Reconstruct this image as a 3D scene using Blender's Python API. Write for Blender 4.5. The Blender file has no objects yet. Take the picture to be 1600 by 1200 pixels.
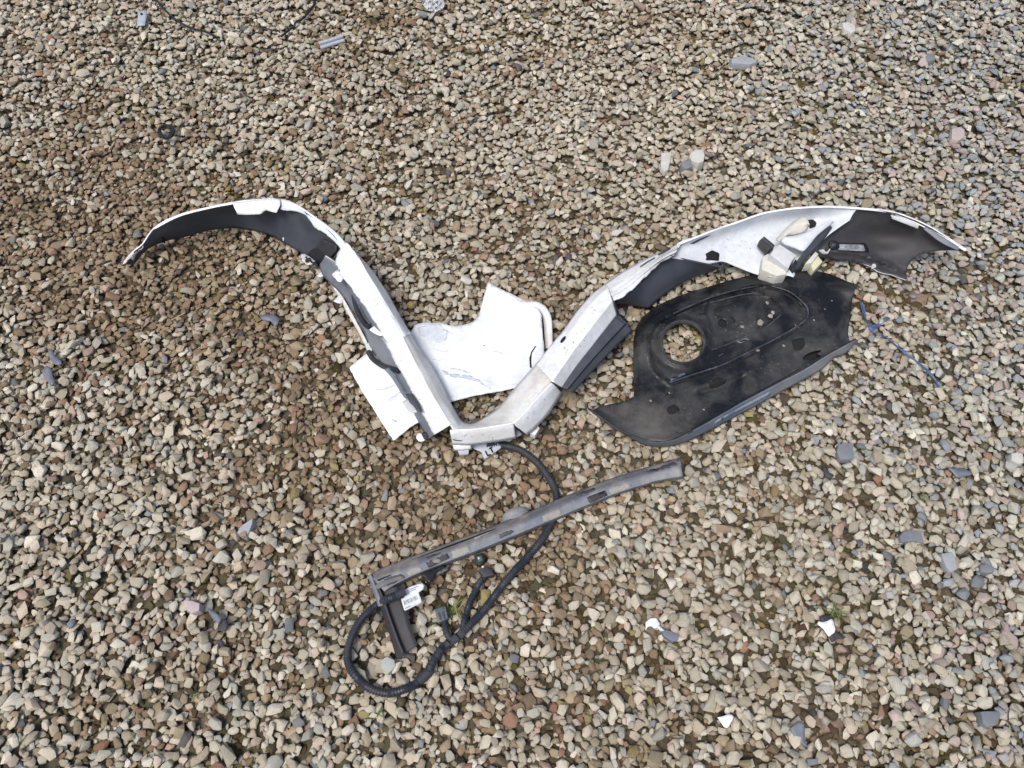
import bpy, bmesh, math, random, time
import numpy as np
from mathutils import Vector, Matrix, noise as mnoise
T0 = time.time()
random.seed(7); rng = np.random.default_rng(7)
S = bpy.context.scene
COL = S.collection

# ------------------------------------------------------------------ camera
CAM_H, TILT, FPX = 1.33, math.radians(30.0), 1202.0
cam_d = bpy.data.cameras.new("camera"); cam = bpy.data.objects.new("camera", cam_d); COL.objects.link(cam)
cam.location = (0, 0, CAM_H); cam.rotation_euler = (TILT, 0, 0)
cam_d.sensor_width = 36.0; cam_d.lens = FPX * 36.0 / 1600.0
cam_d.clip_start = 0.02; cam_d.clip_end = 500
S.camera = cam

# ------------------------------------------------------------------ sky and sun (thin bright overcast)
SUN_EL, SUN_AZ = math.radians(64), math.radians(-142)     # azimuth measured from +Y towards +X
w = bpy.data.worlds.new("World"); S.world = w; w.use_nodes = True
nt = w.node_tree; bg = nt.nodes["Background"]
sky = nt.nodes.new("ShaderNodeTexSky"); sky.sky_type = 'NISHITA'; sky.sun_disc = False
sky.sun_elevation = SUN_EL; sky.sun_rotation = SUN_AZ
sky.altitude = 0; sky.air_density = 1.0; sky.dust_density = 4.0; sky.ozone_density = 1.0
nt.links.new(sky.outputs[0], bg.inputs[0]); bg.inputs[1].default_value = 0.12
sd = bpy.data.lights.new("sun", 'SUN'); sun = bpy.data.objects.new("sun", sd); COL.objects.link(sun)
sd.energy = 1.9; sd.angle = math.radians(20); sd.color = (1.0, 0.975, 0.93)
sdir = Vector((math.sin(SUN_AZ) * math.cos(SUN_EL), math.cos(SUN_AZ) * math.cos(SUN_EL), math.sin(SUN_EL)))
sun.rotation_euler = sdir.to_track_quat('Z', 'Y').to_euler(); sun.location = sdir * 5
S.view_settings.view_transform = 'Standard'; S.view_settings.look = 'None'
S.view_settings.exposure = 0.40; S.view_settings.gamma = 1.0

# ------------------------------------------------------------------ helpers
def at(px, py, z=0.0):
    """point of the place seen at photo pixel (px,py) at height z (m)"""
    x = (px - 800) / FPX; y = -(py - 600) / FPX
    d = Vector((x, y * math.cos(TILT) + math.sin(TILT), y * math.sin(TILT) - math.cos(TILT)))
    t = (z - CAM_H) / d.z
    return Vector((d.x * t, d.y * t, z))

def tag(o, label=None, cat=None, group=None, kind=None):
    if label: o['label'] = label
    if cat: o['category'] = cat
    if group: o['group'] = group
    if kind: o['kind'] = kind
    return o

class NB:
    """small node-material builder"""
    def __init__(s, name, rough=0.6):
        s.m = bpy.data.materials.new(name); s.m.use_nodes = True
        s.t = s.m.node_tree; s.b = s.t.nodes["Principled BSDF"]; s.b.inputs['Roughness'].default_value = rough
        s.co = s.t.nodes.new("ShaderNodeTexCoord").outputs['Object']
    def n(s, typ, **k):
        x = s.t.nodes.new(typ)
        for a, v in k.items(): setattr(x, a, v)
        return x
    def l(s, a, b): s.t.links.new(a, b)
    def noise(s, scale, detail=4, rough=0.55, dist=0.0, vec=None):
        x = s.n("ShaderNodeTexNoise"); s.l(vec or s.co, x.inputs['Vector'])
        x.inputs['Scale'].default_value = scale; x.inputs['Detail'].default_value = detail
        x.inputs['Roughness'].default_value = rough; x.inputs['Distortion'].default_value = dist
        return x.outputs['Fac']
    def ramp(s, fac, stops):
        x = s.n("ShaderNodeValToRGB"); s.l(fac, x.inputs[0]); e = x.color_ramp.elements
        while len(e) < len(stops): e.new(0.5)
        for i, (p, c) in enumerate(stops):
            e[i].position = p; e[i].color = (c, c, c, 1) if isinstance(c, (int, float)) else (*c, 1)
        return x.outputs[0]
    def mix(s, fac, a, b, mode='MIX'):
        x = s.n("ShaderNodeMix", data_type='RGBA', blend_type=mode)
        for v, i in ((fac, 0), (a, 6), (b, 7)):
            if isinstance(v, (int, float)): x.inputs[i].default_value = v if i == 0 else (v, v, v, 1)
            elif isinstance(v, tuple): x.inputs[i].default_value = (*v, 1)
            else: s.l(v, x.inputs[i])
        return x.outputs[2]
    def color(s, c):
        if isinstance(c, tuple): s.b.inputs['Base Color'].default_value = (*c, 1)
        else: s.l(c, s.b.inputs['Base Color'])
    def rough(s, c): s.l(c, s.b.inputs['Roughness'])
    def bump(s, h, strength=0.3, dist=0.002):
        x = s.n("ShaderNodeBump"); x.inputs['Strength'].default_value = strength; x.inputs['Distance'].default_value = dist
        s.l(h, x.inputs['Height']); s.l(x.outputs[0], s.b.inputs['Normal'])

# ------------------------------------------------------------------ gravel bed
def build_stone_material():
    m = NB("stone", 0.9)
    a = m.n("ShaderNodeAttribute", attribute_type='INSTANCER', attribute_name="stone_col")
    n1 = m.noise(3.5, 6, 0.7)
    n2 = m.noise(1.3, 3)
    c = m.mix(1.0, a.outputs['Color'], m.ramp(n1, [(0.25, 0.74), (0.5, 1.0), (0.8, 1.16)]), 'MULTIPLY')
    c = m.mix(m.ramp(n2, [(0.5, 0.0), (0.68, 0.42)]), c, m.mix(1.0, c, (0.80, 0.68, 0.50), 'MULTIPLY'))
    m.color(c); m.b.inputs['Specular IOR Level'].default_value = 0.25
    m.bump(m.noise(4.0, 6, 0.7), 0.55, 0.0016)
    return m.m
STONE_M = build_stone_material()

def stone_mesh(i, sub=2):
    """crushed stone: rounded hull of random points, big faces flat, worn edges"""
    r = np.random.default_rng(100 + i)
    k = int(r.integers(8, 13))
    pts = r.normal(size=(k, 3)); pts /= np.linalg.norm(pts, axis=1)[:, None]
    for _ in range(12):                                   # spread the corners
        for a in range(k):
            d = pts[a] - pts; l = np.linalg.norm(d, axis=1) + 1e-6
            pts[a] += 0.05 * (d / (l ** 3)[:, None])[l > 1e-3].sum(0) / k * 3
            pts[a] /= np.linalg.norm(pts[a])
    pts *= r.uniform(0.82, 1.12, (k, 1))
    bm = bmesh.new()
    for p in pts: bm.verts.new(p)
    h = bmesh.ops.convex_hull(bm, input=list(bm.verts))
    bmesh.ops.dissolve_limit(bm, angle_limit=math.radians(14), verts=bm.verts, edges=bm.edges)
    bmesh.ops.bevel(bm, geom=list(bm.edges), offset=0.04 + 0.06 * r.random(), offset_type='OFFSET', segments=2, profile=0.5, affect='EDGES', clamp_overlap=True)
    bmesh.ops.triangulate(bm, faces=bm.faces)
    V = np.array([v.co[:] for v in bm.verts]); c = (V.max(0) + V.min(0)) / 2; V -= c
    V /= np.abs(V).max(0)
    for v, q in zip(bm.verts, V): v.co = q
    bmesh.ops.recalc_face_normals(bm, faces=bm.faces)
    me = bpy.data.meshes.new("stone"); bm.to_mesh(me); bm.free()
    me.polygons.foreach_set('use_smooth', [True] * len(me.polygons)); me.set_sharp_from_angle(angle=math.radians(32)); me.materials.append(STONE_M)
    return me
NVAR = 48
SM = [stone_mesh(i) for i in range(NVAR)]
src = bpy.data.collections.new("stone_shapes")
for i, me in enumerate(SM):
    src.objects.link(bpy.data.objects.new("stone_shape_%02d" % i, me))

X0, X1, Y0, Y1, G = -2.2, 2.2, -0.75, 2.85, 0.003
NX, NY = int((X1 - X0) / G), int((Y1 - Y0) / G)
def lattice(scale, seed):
    """smooth value noise on the grid"""
    r = np.random.default_rng(seed)
    nx, ny = int((X1 - X0) / scale) + 3, int((Y1 - Y0) / scale) + 3
    L = r.random((ny, nx)); xs = (np.arange(NX) * G) / scale; ys = (np.arange(NY) * G) / scale
    xi, yi = xs.astype(int), ys.astype(int); fx, fy = xs - xi, ys - yi
    fx = fx * fx * (3 - 2 * fx); fy = fy * fy * (3 - 2 * fy)
    A = L[yi][:, xi]; B = L[yi][:, xi + 1]; C_ = L[yi + 1][:, xi]; D = L[yi + 1][:, xi + 1]
    return (A * (1 - fx) + B * fx) * (1 - fy)[:, None] + (C_ * (1 - fx) + D * fx) * fy[:, None]
LOW = lattice(0.45, 1) * .6 + lattice(0.16, 2) * .4
def grid_at(F, x, y):
    return F[np.clip(((y - Y0) / G).astype(int), 0, NY - 1), np.clip(((x - X0) / G).astype(int), 0, NX - 1)]
# brown, sunken, dirtier places (pixel centre, radius px, strength) and pale ones
BLOBS = [(170, 250, 190, .55), (60, 400, 200, .45), (300, 430, 170, .55), (330, 560, 200, .45), (480, 620, 180, .35), (560, 300, 150, .25),
         (720, 330, 120, .2), (850, 470, 120, .3), (520, 780, 190, .45), (740, 810, 160, .5), (880, 700, 120, .35), (600, 40, 150, .35), (1100, 40, 100, .05),
         (80, 900, 120, .25), (130, 60, 120, .2), (1070, 600, 60, .3), (1000, 380, 80, .1)]
BW = []
for bx_, by_, br_, bs_ in BLOBS:
    c = at(bx_, by_); e = at(bx_ + br_, by_); BW.append((c.x, c.y, (e - c).length, bs_))
gx = X0 + np.arange(NX) * G; gy = Y0 + np.arange(NY) * G
BROWN = np.full((NY, NX), 0.17)
for cx, cy, r_, s_ in BW:
    BROWN += s_ * np.exp(-((gx[None, :] - cx) ** 2 + (gy[:, None] - cy) ** 2) / (r_ * r_))
BROWN = BROWN * 0.66 * (.5 + lattice(0.10, 31)) + (LOW - 0.5) * 0.40 + (lattice(0.05, 13) - .5) * .40
BROWN -= 0.16 * np.clip((gx[None, :] - 0.3) / 0.8, 0, 1)
BROWN = np.clip(BROWN, 0, 1)
RIGHT = np.clip((gx[None, :] * 1.0 - 0.45) / 0.7, 0, 1) * np.ones((NY, 1))

MUD = np.zeros((NY, NX))
for bx_, by_, br_, bs_ in [(1445, 480, 42, .9), (1530, 440, 30, .8), (1385, 462, 32, 1.0), (1300, 1150, 40, .8), (215, 250, 40, .55), (1340, 470, 22, .9), (790, 1092, 24, .8), (1370, 50, 60, .35), (1010, 985, 22, .6), (1240, 770, 20, .5), (300, 1105, 30, .6), (1545, 1145, 36, .6), (575, 800, 20, .6), (1410, 175, 60, .3)]:
    c = at(bx_, by_); e = at(bx_ + br_, by_)
    MUD = np.maximum(MUD, bs_ * np.exp(-((gx[None, :] - c.x) ** 2 + (gy[:, None] - c.y) ** 2) / ((e - c).length ** 2)))
MUD = np.clip(MUD * (0.35 + 1.3 * lattice(0.02, 21)), 0, .97)
H0 = (LOW - 0.5) * 0.010 - BROWN * 0.002 + MUD * 0.0075
H = H0 - 0.0155 + lattice(0.013, 5) * 0.006
# cells where the gravel has to be kept low (large sheets lie there): filled in later
def rotm(a, tx, ty):
    ca, sa = np.cos(a), np.sin(a)
    Z = np.array([[ca, -sa, 0], [sa, ca, 0], [0, 0, 1]])
    n = np.array([-tx, -ty, 1.0]); n /= np.linalg.norm(n)
    v = np.array([n[1] * -1, n[0], 0.0]); s = np.linalg.norm(v); c = n[2]
    if s < 1e-6: return Z
    k = np.array([-n[1], n[0], 0]) / s
    K = np.array([[0, -k[2], k[1]], [k[2], 0, -k[0]], [-k[1], k[0], 0]])
    return (np.eye(3) + s * K + (1 - c) * (K @ K)) @ Z

P, R, SC, CI, ID = [], [], [], [], []
MOSSB = [(1420, 200, 170, .8), (1560, 330, 120, .4), (1250, 620, 110, .35), (1380, 720, 80, .5), (1330, 480, 60, .9), (1250, 60, 200, .4), (1020, 640, 90, .4), (780, 930, 80, .35), (1290, 900, 80, .4), (130, 1130, 120, .25)]
MOSS = (lattice(0.11, 9) - 0.45) * 0.9
for bx_, by_, br_, bs_ in MOSSB:
    c = at(bx_, by_); e = at(bx_ + br_, by_)
    MOSS += bs_ * np.exp(-((gx[None, :] - c.x) ** 2 + (gy[:, None] - c.y) ** 2) / ((e - c).length ** 2))
MOSS = np.clip(MOSS, 0, 1)
def palette(n, brown, right, deep, moss):
    """base colours (linear) per stone"""
    pale = np.array([(.46, .42, .33), (.50, .465, .38), (.43, .395, .32), (.40, .365, .28), (.47, .40, .32), (.40, .395, .34), (.55, .52, .44), (.36, .32, .24)])
    brn = np.array([(.24, .175, .11), (.30, .235, .155), (.20, .15, .10), (.33, .265, .175), (.27, .175, .115), (.24, .205, .135), (.36, .295, .20), (.29, .215, .15)])
    odd = np.array([(.27, .15, .10), (.15, .165, .175), (.20, .225, .245), (.42, .30, .24), (.26, .215, .14), (.10, .10, .105), (.34, .25, .21), (.56, .53, .49)])
    rightc = np.array([(.39, .325, .285), (.31, .325, .33), (.40, .37, .33), (.26, .285, .31), (.42, .34, .31), (.36, .355, .335)])
    u = rng.random(n); pb = np.clip(brown * 0.95 + deep, 0, 1)
    c = pale[rng.integers(0, len(pale), n)]
    c = np.where((rng.random(n) < right * 0.6)[:, None], rightc[rng.integers(0, len(rightc), n)], c)
    isb = u < pb
    bb = brn[rng.integers(0, len(brn), n)]
    bb = np.where((rng.random(n) < moss * 0.7)[:, None], bb * np.array([.88, .94, .58]), bb)
    c = np.where(isb[:, None], bb, c)
    c = np.where((rng.random(n) < 0.045)[:, None], odd[rng.integers(0, len(odd), n)], c)
    t = rng.random((n, 1)) * 0.30 * (0.3 + brown[:, None])
    c = c * (1 - t) + np.array([.22, .16, .105]) * t
    g_ = c.mean(1, keepdims=True); c = g_ + (c - g_) * 0.92
    rt_ = np.broadcast_to(np.asarray(right, float), (n,))[:, None]
    c = c * (1 + rt_ * np.array([-.035, .012, .035]))
    return c * np.array([.95, .935, .91]) * rng.uniform(0.76, 1.16, (n, 1))

# lower fill: small stones pressed in the soil, darkened to paint in gap shade
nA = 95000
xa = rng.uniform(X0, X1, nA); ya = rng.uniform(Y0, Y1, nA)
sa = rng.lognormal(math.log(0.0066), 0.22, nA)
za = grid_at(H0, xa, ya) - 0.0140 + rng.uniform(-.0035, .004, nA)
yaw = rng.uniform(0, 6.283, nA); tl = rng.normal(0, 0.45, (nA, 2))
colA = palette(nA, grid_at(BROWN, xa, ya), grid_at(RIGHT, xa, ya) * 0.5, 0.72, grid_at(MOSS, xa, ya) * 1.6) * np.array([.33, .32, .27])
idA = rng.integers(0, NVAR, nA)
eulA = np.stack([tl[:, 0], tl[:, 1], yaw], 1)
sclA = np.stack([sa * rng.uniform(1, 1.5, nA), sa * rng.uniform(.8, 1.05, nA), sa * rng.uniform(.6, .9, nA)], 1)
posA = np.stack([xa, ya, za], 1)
print("fill", time.time() - T0)

# upper stones dropped one by one on the height field
nB = 145000
from math import sqrt
B_pos = np.zeros((nB, 3)); B_eul = np.zeros((nB, 3)); B_scl = np.zeros((nB, 3))
cand = rng.random((nB, 5, 2))
sb = rng.lognormal(math.log(0.0069), 0.24, nB)
sb = np.clip(sb, 0.0042, 0.0140)
asp = rng.uniform(1.0, 1.42, nB); bsp = rng.uniform(.78, 1.0, nB); csp = rng.uniform(.42, .70, nB)
yb = rng.uniform(0, math.pi, nB); tb = rng.normal(0, .13, (nB, 2)); bu = rng.random(nB)
def keep_scale(x, y): return 1.0
for i in range(nB):
    best = None
    for k in range(5):
        x = X0 + .03 + cand[i, k, 0] * (X1 - X0 - .06); y = Y0 + .03 + cand[i, k, 1] * (Y1 - Y0 - .06)
        iy = int((y - Y0) / G); ix = int((x - X0) / G)
        h = H[iy, ix] - H0[iy, ix]
        if best is None or h < best[0]: best = (h, x, y, ix, iy)
    _, x, y, ix, iy = best
    br = BROWN[iy, ix]
    if MUD[iy, ix] > bu[nB - 1 - i]: continue
    s = sb[i] * (1.0 - 0.15 * br)
    if bu[i] < 0.24: s *= 0.60
    a, b, c = s * asp[i], s * bsp[i], s * csp[i]
    rr = max(3, int(a / G)); sl = (slice(iy - rr, iy + rr + 1), slice(ix - rr, ix + rr + 1))
    h = H[sl]
    if h.shape != (2 * rr + 1, 2 * rr + 1): continue
    q = max(1, rr // 2)
    tx = (h[:, -q:].mean() - h[:, :q].mean()) / (2 * rr * G); ty = (h[-q:].mean() - h[:q].mean()) / (2 * rr * G)
    tx = min(.7, max(-.7, tx * .7 + tb[i, 0])); ty = min(.7, max(-.7, ty * .7 + tb[i, 1]))
    M = rotm(yb[i], tx, ty)
    Q = (M / np.array([a * a, b * b, c * c])) @ M.T
    d = (np.arange(-rr, rr + 1)) * G
    dx = d[None, :] + (ix * G + X0 - x); dy = d[:, None] + (iy * G + Y0 - y)
    B2 = Q[0, 2] * dx + Q[1, 2] * dy
    disc = B2 * B2 - Q[2, 2] * (Q[0, 0] * dx * dx + 2 * Q[0, 1] * dx * dy + Q[1, 1] * dy * dy - 1)
    ok = disc > 0
    if not ok.any(): continue
    sq = np.sqrt(np.where(ok, disc, 0))
    bot = (-B2 - sq) / Q[2, 2]; top = (-B2 + sq) / Q[2, 2]
    g = (h - bot)[ok]
    z = 0.80 * g.max() + 0.20 * g.mean() - 0.0006
    H[sl] = np.where(ok, np.maximum(h, z + top), h)
    B_pos[i] = (x, y, z); B_scl[i] = (a, b, c)
    E = Matrix(M.tolist()).to_euler(); B_eul[i] = (E.x, E.y, E.z)
good = B_scl[:, 0] > 0
B_pos, B_eul, B_scl = B_pos[good], B_eul[good], B_scl[good]; nB = len(B_pos)
off = float(np.median(H)); print("top median", off, "nB", nB, "t", time.time() - T0)
B_pos[:, 2] -= off; posA[:, 2] -= off; H -= off; BASE = -off
def top_at(p, r=0.0):
    ix = int((p[0] - X0) / G); iy = int((p[1] - Y0) / G); k = max(1, int(r / G))
    return float(H[max(0, iy - k):iy + k + 1, max(0, ix - k):ix + k + 1].max())
# stones under the large sheets and the rail have been pressed down by them
def press(poly, limit):
    W_ = np.array([at(x, y, limit / 1000)[:2] for x, y in poly]); global B_pos
    ins = np.zeros(nB, bool); j = len(W_) - 1; X_, Y_ = B_pos[:, 0], B_pos[:, 1]
    for i in range(len(W_)):
        c = ((W_[i, 1] > Y_) != (W_[j, 1] > Y_)) & (X_ < (W_[j, 0] - W_[i, 0]) * (Y_ - W_[i, 1]) / (W_[j, 1] - W_[i, 1] + 1e-12) + W_[i, 0]); ins ^= c; j = i
    B_pos[:, 2] = np.where(ins, np.minimum(B_pos[:, 2], limit / 1000 - B_scl[:, 2] * 1.1), B_pos[:, 2])
press([(545, 574), (650, 505), (763, 440), (865, 470), (865, 560), (820, 610), (700, 635), (615, 690)], 11)
press([(915, 640), (988, 620), (988, 510), (1060, 458), (1180, 424), (1345, 440), (1335, 540), (1290, 580), (1040, 702), (1000, 695)], 12)
press([(570, 895), (1065, 712), (1072, 750), (640, 915), (655, 1012), (617, 1034)], 9)
press([(190, 415), (240, 350), (370, 314), (440, 310), (545, 375), (520, 430), (440, 385), (345, 362), (230, 400)], 7)
press([(500, 410), (560, 400), (735, 650), (800, 605), (950, 435), (1065, 375), (1260, 320), (1340, 322), (1512, 392), (1418, 440), (1235, 436), (1000, 500), (840, 680), (705, 700), (575, 560)], 7)
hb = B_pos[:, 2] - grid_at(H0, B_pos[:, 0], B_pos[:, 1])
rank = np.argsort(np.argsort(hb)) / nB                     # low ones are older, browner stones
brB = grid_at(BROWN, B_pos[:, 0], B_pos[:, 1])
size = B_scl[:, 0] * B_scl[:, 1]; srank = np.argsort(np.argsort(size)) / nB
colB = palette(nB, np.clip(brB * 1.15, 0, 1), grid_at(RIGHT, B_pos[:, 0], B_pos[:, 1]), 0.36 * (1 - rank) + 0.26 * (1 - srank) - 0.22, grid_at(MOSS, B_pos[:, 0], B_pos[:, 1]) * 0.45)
idB = rng.integers(0, NVAR, nB)

# ground sheet -----------------------------------------------------------
def build_ground():
    m = NB("soil", 0.95)
    big = m.noise(2.0, 4); fine = m.noise(120, 6, .7)
    c = m.mix(m.ramp(big, [(.4, 0.0), (.65, 1.0)]), (.085, .066, .044), (.070, .070, .036))  # soil base darkened to deepen the shade of gaps between stones
    mu = m.n("ShaderNodeAttribute", attribute_name="mud"); c = m.mix(mu.outputs['Fac'], c, (.235, .17, .12))
    c = m.mix(1.0, c, m.ramp(fine, [(.25, .55), (.7, 1.35)]), 'MULTIPLY')
    # far gravel beyond the modelled stones
    v = m.n("ShaderNodeTexVoronoi"); v.inputs['Scale'].default_value = 52; m.l(m.co, v.inputs['Vector'])
    e = m.n("ShaderNodeTexVoronoi", feature='DISTANCE_TO_EDGE'); e.inputs['Scale'].default_value = 52; m.l(m.co, e.inputs['Vector'])
    sep = m.n("ShaderNodeSeparateXYZ"); m.l(m.co, sep.inputs[0])
    def ab(o, c0, r0):
        s1 = m.n("ShaderNodeMath", operation='SUBTRACT'); m.l(o, s1.inputs[0]); s1.inputs[1].default_value = c0
        s2 = m.n("ShaderNodeMath", operation='ABSOLUTE'); m.l(s1.outputs[0], s2.inputs[0])
        s3 = m.n("ShaderNodeMath", operation='SUBTRACT'); m.l(s2.outputs[0], s3.inputs[0]); s3.inputs[1].default_value = r0
        return s3.outputs[0]
    mx = m.n("ShaderNodeMath", operation='MAXIMUM'); m.l(ab(sep.outputs[0], 0, 2.15), mx.inputs[0]); m.l(ab(sep.outputs[1], 1.05, 1.75), mx.inputs[1])
    outm = m.n("ShaderNodeMath", operation='GREATER_THAN'); m.l(mx.outputs[0], outm.inputs[0]); outm.inputs[1].default_value = 0.0
    sc = m.n("ShaderNodeSeparateColor"); m.l(v.outputs['Color'], sc.inputs[0])
    gc = m.ramp(sc.outputs[0], [(0, (.2, .14, .09)), (.35, (.33, .26, .18)), (.6, (.46, .42, .34)), (1, (.52, .46, .38))])
    gc = m.mix(m.ramp(e.outputs['Distance'], [(.02, 1.0), (.12, 0.0)]), gc, (.05, .038, .025))
    m.color(m.mix(outm.outputs[0], c, gc))
    m.bump(fine, .8, .004)
    bm = bmesh.new()
    xs = [-60, -20, -6] + list(np.linspace(X0, X1, 260)) + [6, 20, 60]; ys = [-60, -20, -4] + list(np.linspace(Y0, Y1, 210)) + [6, 20, 60]
    vs = [[bm.verts.new((x, y, (grid_at(H0, np.array([x]), np.array([y]))[0] - 0.0125 + BASE) if (X0 < x < X1 and Y0 < y < Y1) else -0.004)) for x in xs] for y in ys]
    for j in range(len(ys) - 1):
        for i in range(len(xs) - 1): bm.faces.new((vs[j][i], vs[j][i + 1], vs[j + 1][i + 1], vs[j + 1][i]))
    me = bpy.data.meshes.new("ground"); bm.to_mesh(me); bm.free(); me.materials.append(m.m)
    vx = np.array([v.co[:2] for v in me.vertices]); mv = grid_at(MUD, vx[:, 0], vx[:, 1]) * ((vx[:, 0] > X0) & (vx[:, 0] < X1) & (vx[:, 1] > Y0) & (vx[:, 1] < Y1))
    am = me.attributes.new("mud", 'FLOAT', 'POINT'); am.data.foreach_set('value', np.clip(mv * 1.6, 0, 1).astype(np.float32))
    o = bpy.data.objects.new("ground", me); COL.objects.link(o); o['kind'] = 'structure'
    return o
ground = build_ground()

# visible size in the picture, to pick the 300 stones that show largest
def project(p):
    x, y, z = p[:, 0], p[:, 1], p[:, 2] - CAM_H
    yc = y * math.cos(TILT) + z * math.sin(TILT); zc = y * math.sin(TILT) - z * math.cos(TILT)
    return 800 + FPX * x / zc, 600 - FPX * yc / zc, zc
u_, v_, dpt = project(B_pos)
vis = (u_ > 10) & (u_ < 1590) & (v_ > 10) & (v_ < 1190) & (rank > .45)
score = np.where(vis, np.sqrt(size) / dpt, 0)
pick = np.zeros(nB, bool); pick[np.argsort(-score)[:300]] = True
for i in np.nonzero(pick)[0]:
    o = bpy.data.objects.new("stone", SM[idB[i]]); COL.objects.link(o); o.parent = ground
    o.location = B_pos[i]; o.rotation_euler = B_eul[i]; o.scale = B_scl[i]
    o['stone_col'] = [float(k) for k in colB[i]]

def gravel_object():
    k = ~pick
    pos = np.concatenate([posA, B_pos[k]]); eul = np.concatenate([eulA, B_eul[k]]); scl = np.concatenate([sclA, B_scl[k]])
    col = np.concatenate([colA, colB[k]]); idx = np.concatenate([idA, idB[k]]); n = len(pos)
    me = bpy.data.meshes.new("gravel"); me.vertices.add(n); me.vertices.foreach_set('co', pos.astype(np.float32).ravel())
    for nm, ty, arr in (("rot", 'FLOAT_VECTOR', eul), ("scl", 'FLOAT_VECTOR', scl), ("stone_col", 'FLOAT_VECTOR', col)):
        at_ = me.attributes.new(nm, ty, 'POINT'); at_.data.foreach_set('vector', arr.astype(np.float32).ravel())
    at_ = me.attributes.new("vid", 'INT', 'POINT'); at_.data.foreach_set('value', idx.astype(np.int32))
    me.materials.append(STONE_M)
    o = bpy.data.objects.new("gravel", me); COL.objects.link(o)
    ng = bpy.data.node_groups.new("gravel_stones", 'GeometryNodeTree')
    ng.interface.new_socket("Geometry", in_out='INPUT', socket_type='NodeSocketGeometry')
    ng.interface.new_socket("Geometry", in_out='OUTPUT', socket_type='NodeSocketGeometry')
    N = ng.nodes; L = ng.links
    gi, go = N.new("NodeGroupInput"), N.new("NodeGroupOutput")
    ip = N.new("GeometryNodeInstanceOnPoints"); ci = N.new("GeometryNodeCollectionInfo")
    ci.inputs[0].default_value = src; ci.inputs[1].default_value = True; ci.inputs[2].default_value = True
    def na(nm, ty):
        x = N.new("GeometryNodeInputNamedAttribute"); x.data_type = ty; x.inputs[0].default_value = nm; return x.outputs[0]
    e2r = N.new("FunctionNodeEulerToRotation"); L.new(na("rot", 'FLOAT_VECTOR'), e2r.inputs[0])
    L.new(gi.outputs[0], ip.inputs['Points']); L.new(ci.outputs[0], ip.inputs['Instance']); ip.inputs['Pick Instance'].default_value = True
    L.new(na("vid", 'INT'), ip.inputs['Instance Index']); L.new(e2r.outputs[0], ip.inputs['Rotation']); L.new(na("scl", 'FLOAT_VECTOR'), ip.inputs['Scale'])
    L.new(ip.outputs[0], go.inputs[0])
    md = o.modifiers.new("stones", 'NODES'); md.node_group = ng
    tag(o, "loose pale and brown gravel covering the whole yard", "gravel", kind='stuff')
    return o
gravel_object()
print("gravel done", time.time() - T0)

#@@OBJECTS
# ------------------------------------------------------------------ object helpers
from mathutils.bvhtree import BVHTree
from mathutils.geometry import delaunay_2d_cdt
def cr(pts, n):
    """Catmull-Rom through pts, n points evenly spaced"""
    p = np.array(pts, float)
    if len(p) == 1: return np.repeat(p, n, 0)
    q = np.vstack([2 * p[0] - p[1], p, 2 * p[-1] - p[-2]]); out = []
    for i in range(1, len(q) - 2):
        for t in np.linspace(0, 1, 12, endpoint=False):
            a, b, c, d = q[i - 1], q[i], q[i + 1], q[i + 2]
            out.append(.5 * ((2 * b) + (c - a) * t + (2 * a - 5 * b + 4 * c - d) * t * t + (3 * b - a - 3 * c + d) * t ** 3))
    out.append(p[-1]); return resample(np.array(out), n)
def resample(p, n):
    p = np.array(p, float); l = np.r_[0, np.cumsum(np.linalg.norm(np.diff(p, axis=0), axis=1))]
    s = np.linspace(0, l[-1], n); return np.stack([np.interp(s, l, p[:, k]) for k in range(p.shape[1])], 1)
def world(p):
    """rows of (px, py, z mm) -> list of Vectors"""
    return [at(a, b, z / 1000) for a, b, z in p]
def zfill(pts, dz=20):
    """carry z along: points may be (px,py) or (px,py,z)"""
    zs = [q[2] if len(q) > 2 else None for q in pts]; idx = [i for i, z in enumerate(zs) if z is not None]
    if not idx: return [(q[0], q[1], dz) for q in pts]
    zz = np.interp(range(len(pts)), idx, [zs[i] for i in idx]); return [(q[0], q[1], z) for q, z in zip(pts, zz)]
def empty(name, loc, label, cat, group=None):
    o = bpy.data.objects.new(name, None); COL.objects.link(o); o.location = loc; o.empty_display_size = .05
    return tag(o, label, cat, group)
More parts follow.
